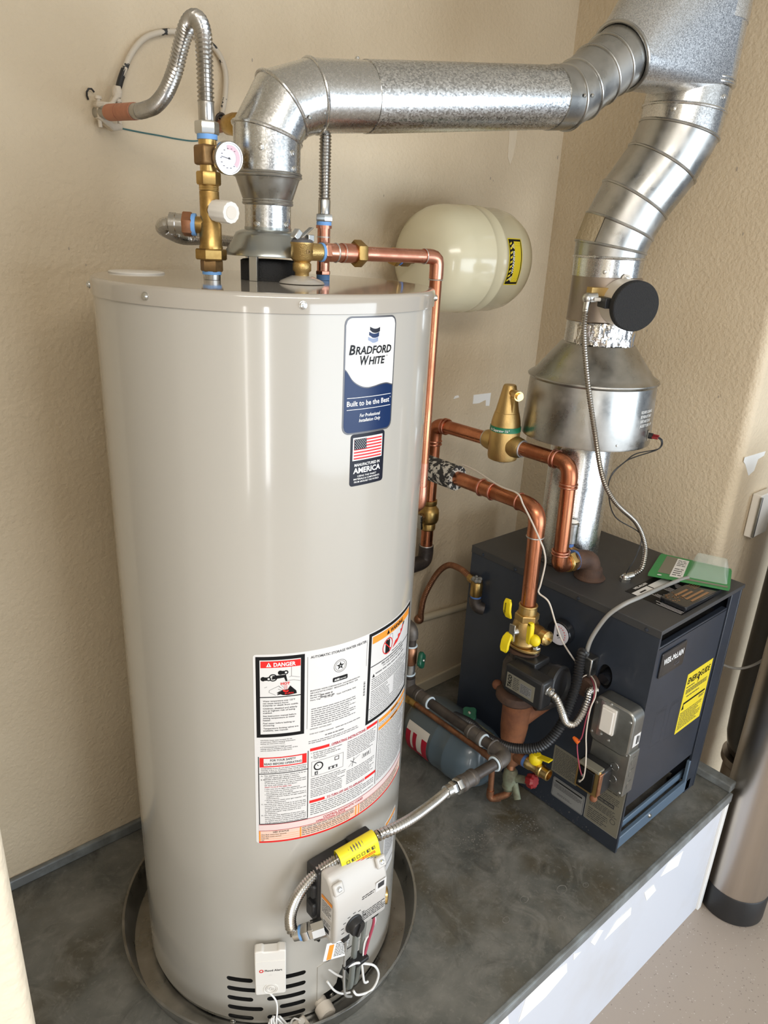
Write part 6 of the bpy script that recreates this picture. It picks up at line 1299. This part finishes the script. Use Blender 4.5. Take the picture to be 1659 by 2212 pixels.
pr = Print(lambda u, v, l: quad(u, v, .001+l)); pr.poly('label_tan', [(.10, .20), (.30, .20), (.30, .95), (.10, .95)], 1); pr.poly('ink_white', [(.26, .12), (.42, .12), (.42, .92), (.26, .92)], 2); pr.bars(T, .28, .88, .40, .60, 4, .35, 3, 3, .3); pr.bars(T, .28, .52, .40, .18, 4, .35, 3, 4, .3); pr.disc('ink_white', .14, .10, .03, 3, 10, .8); pr.poly('label_tan', [(.44, .10), (.97, .10), (.97, .17), (.44, .17)], 1); pr.build(GP)
g = G(); lo = [quad(u, v, .002) for u, v in ((.46, .22), (.96, .22), (.96, .95), (.46, .95))]; mid = [quad(u, v, .020) for u, v in ((.50, .34), (.92, .34), (.93, .93), (.49, .93))]; hi = [quad(u, v, .034) for u, v in ((.52, .60), (.90, .60), (.91, .92), (.51, .92))]
g.rings([lo, mid, hi], caps=False); g.f.append([8, 9, 10, 11]); g.build('clear_shell', 'clear_plastic', GP, bevel=.004)

# ================================================================== small pipe work at the back wall
FI = thing('copper_flex_line', 'kinked flexible copper line from the boiler back corner to the wall', 'pipe', (.82, .29, .45))
G().tube([(.79, .160, .588), (.80, .19, .592), (.815, .24, .590), (.83, .30, .572), (.835, .35, .520), (.83, .39, .430), (.838, .410, .360), (.848, .418, .322)], .0090, 14, pitch=.007, amp=.08).build('corrugation', 'copper_old', FI)
G().hexa((.790, .150, .588), (.796, .178, .590), .0125).build('nut', 'brass', FI)
BVt = thing('auto_fill_valve', 'brass feed valve with white mineral crust at the boiler corner', 'valve', (.79, .14, .55))
G().lathe([(.015, .545), (.018, .550), (.018, .585), (.015, .592), (.016, .596)], (.788, .140, 0), n=20).build('body', 'brass', BVt)
G().cyl((.788, .140, .540), (.788, .140, .548), .0165, n=20).build('thread_tape', 'blue_tape_dark', BVt)
G().tube([(.788, .140, .542), (.788, .139, .525), (.793, .130, .512), (.8040, .118, .508)], .0185, 16).build('elbow', 'iron_black', BVt)
R = random.Random(8); g = G()
for k in range(14): g.sph((.788+R.uniform(-.013, .013), .140+R.uniform(-.013, .013), .600+R.uniform(-.004, .008)), R.uniform(.003, .007), 8)
tag(g.build('mineral_crust', 'stain_pale', BVt), None, None, kind='stuff')
wp = thing('wall_pipe', 'cream painted pipe run low along the back wall', 'pipe', (.98, .425, .30))
G().cyl((.845, .425, .318), (1.30, .425, .275), .0125, n=18).build('pipe', 'cream_paint', wp)
G().sph((.845, .425, .318), .0165).build('elbow', 'copper_old', wp)

# ================================================================== beyond the right wall end
SC = thing('stainless_canister', 'tall brushed stainless cylinder with black base ring on the garage floor', 'canister', (1.404, -.558, -.47))
G().lathe([(.090, -.469), (.097, -.467), (.098, -.460), (.098, -.372), (.096, -.368)], (1.404, -.558, 0), n=64).build('base_ring', 'black_plastic', SC)
G().lathe([(.095, -.372), (.0955, -.370), (.0955, .98), (.088, .99)], (1.404, -.558, 0), n=64).build('body', 'stainless_brushed', SC)
KT = thing('black_tank', 'glossy black tall tank with yellow label behind the stainless cylinder', 'tank', (1.612, -.448, -.47))
G().lathe([(.085, -.469), (.085, -.10), (.097, -.085), (.097, -.06)], (1.612, -.448, 0), n=48).build('stand', 'galv_warm', KT)
G().lathe([(.060, -.070), (.085, -.045), (.098, .02), (.102, .12), (.102, .66), (.098, .70)], (1.612, -.448, 0), n=56).build('body', 'black_gloss', KT)
G().lathe([(.104, .70), (.108, .705), (.108, .78), (.095, .80), (.05, .83)], (1.612, -.448, 0), n=48).build('cap', 'black_plastic', KT)
pr = Print(lambda u, v, l: Vector((1.612+(.1025+l)*math.cos(A(-172)+u/.1025), -.448+(.1025+l)*math.sin(A(-172)+u/.1025), .26+v)), wrap=.01); pr.rect('yellow_label', .016, .0, .075, .21, 2); pr.bars(T, .022, .19, .070, .03, 9, .35, 3, 9, .5); pr.build(KT)
kc = G().tube([(1.505, -.40, .75), (1.50, -.43, .55), (1.49, -.45, .40), (1.44, -.40, .33), (1.39, -.33, .345), (1.37, -.305, .40)], .004, 8).build('hanging_cord', 'grey_cable', None, base=(1.45, -.4, .4)); tag(kc, 'thin grey cord drooping from the black tank to the wall end', 'cord')
ob = thing('outlet_box', 'pale grey utility box on the wall end by the black tank', 'utility box', (1.50, -.30, .80))
G().box((1.462, -.328, .735), (1.56, -.3012, .870)).build('case', 'white_plastic', ob, bevel=.003)
G().box((1.455, -.333, .740), (1.463, -.326, .865)).build('door_edge', 'grey_metal', ob, bevel=.001)
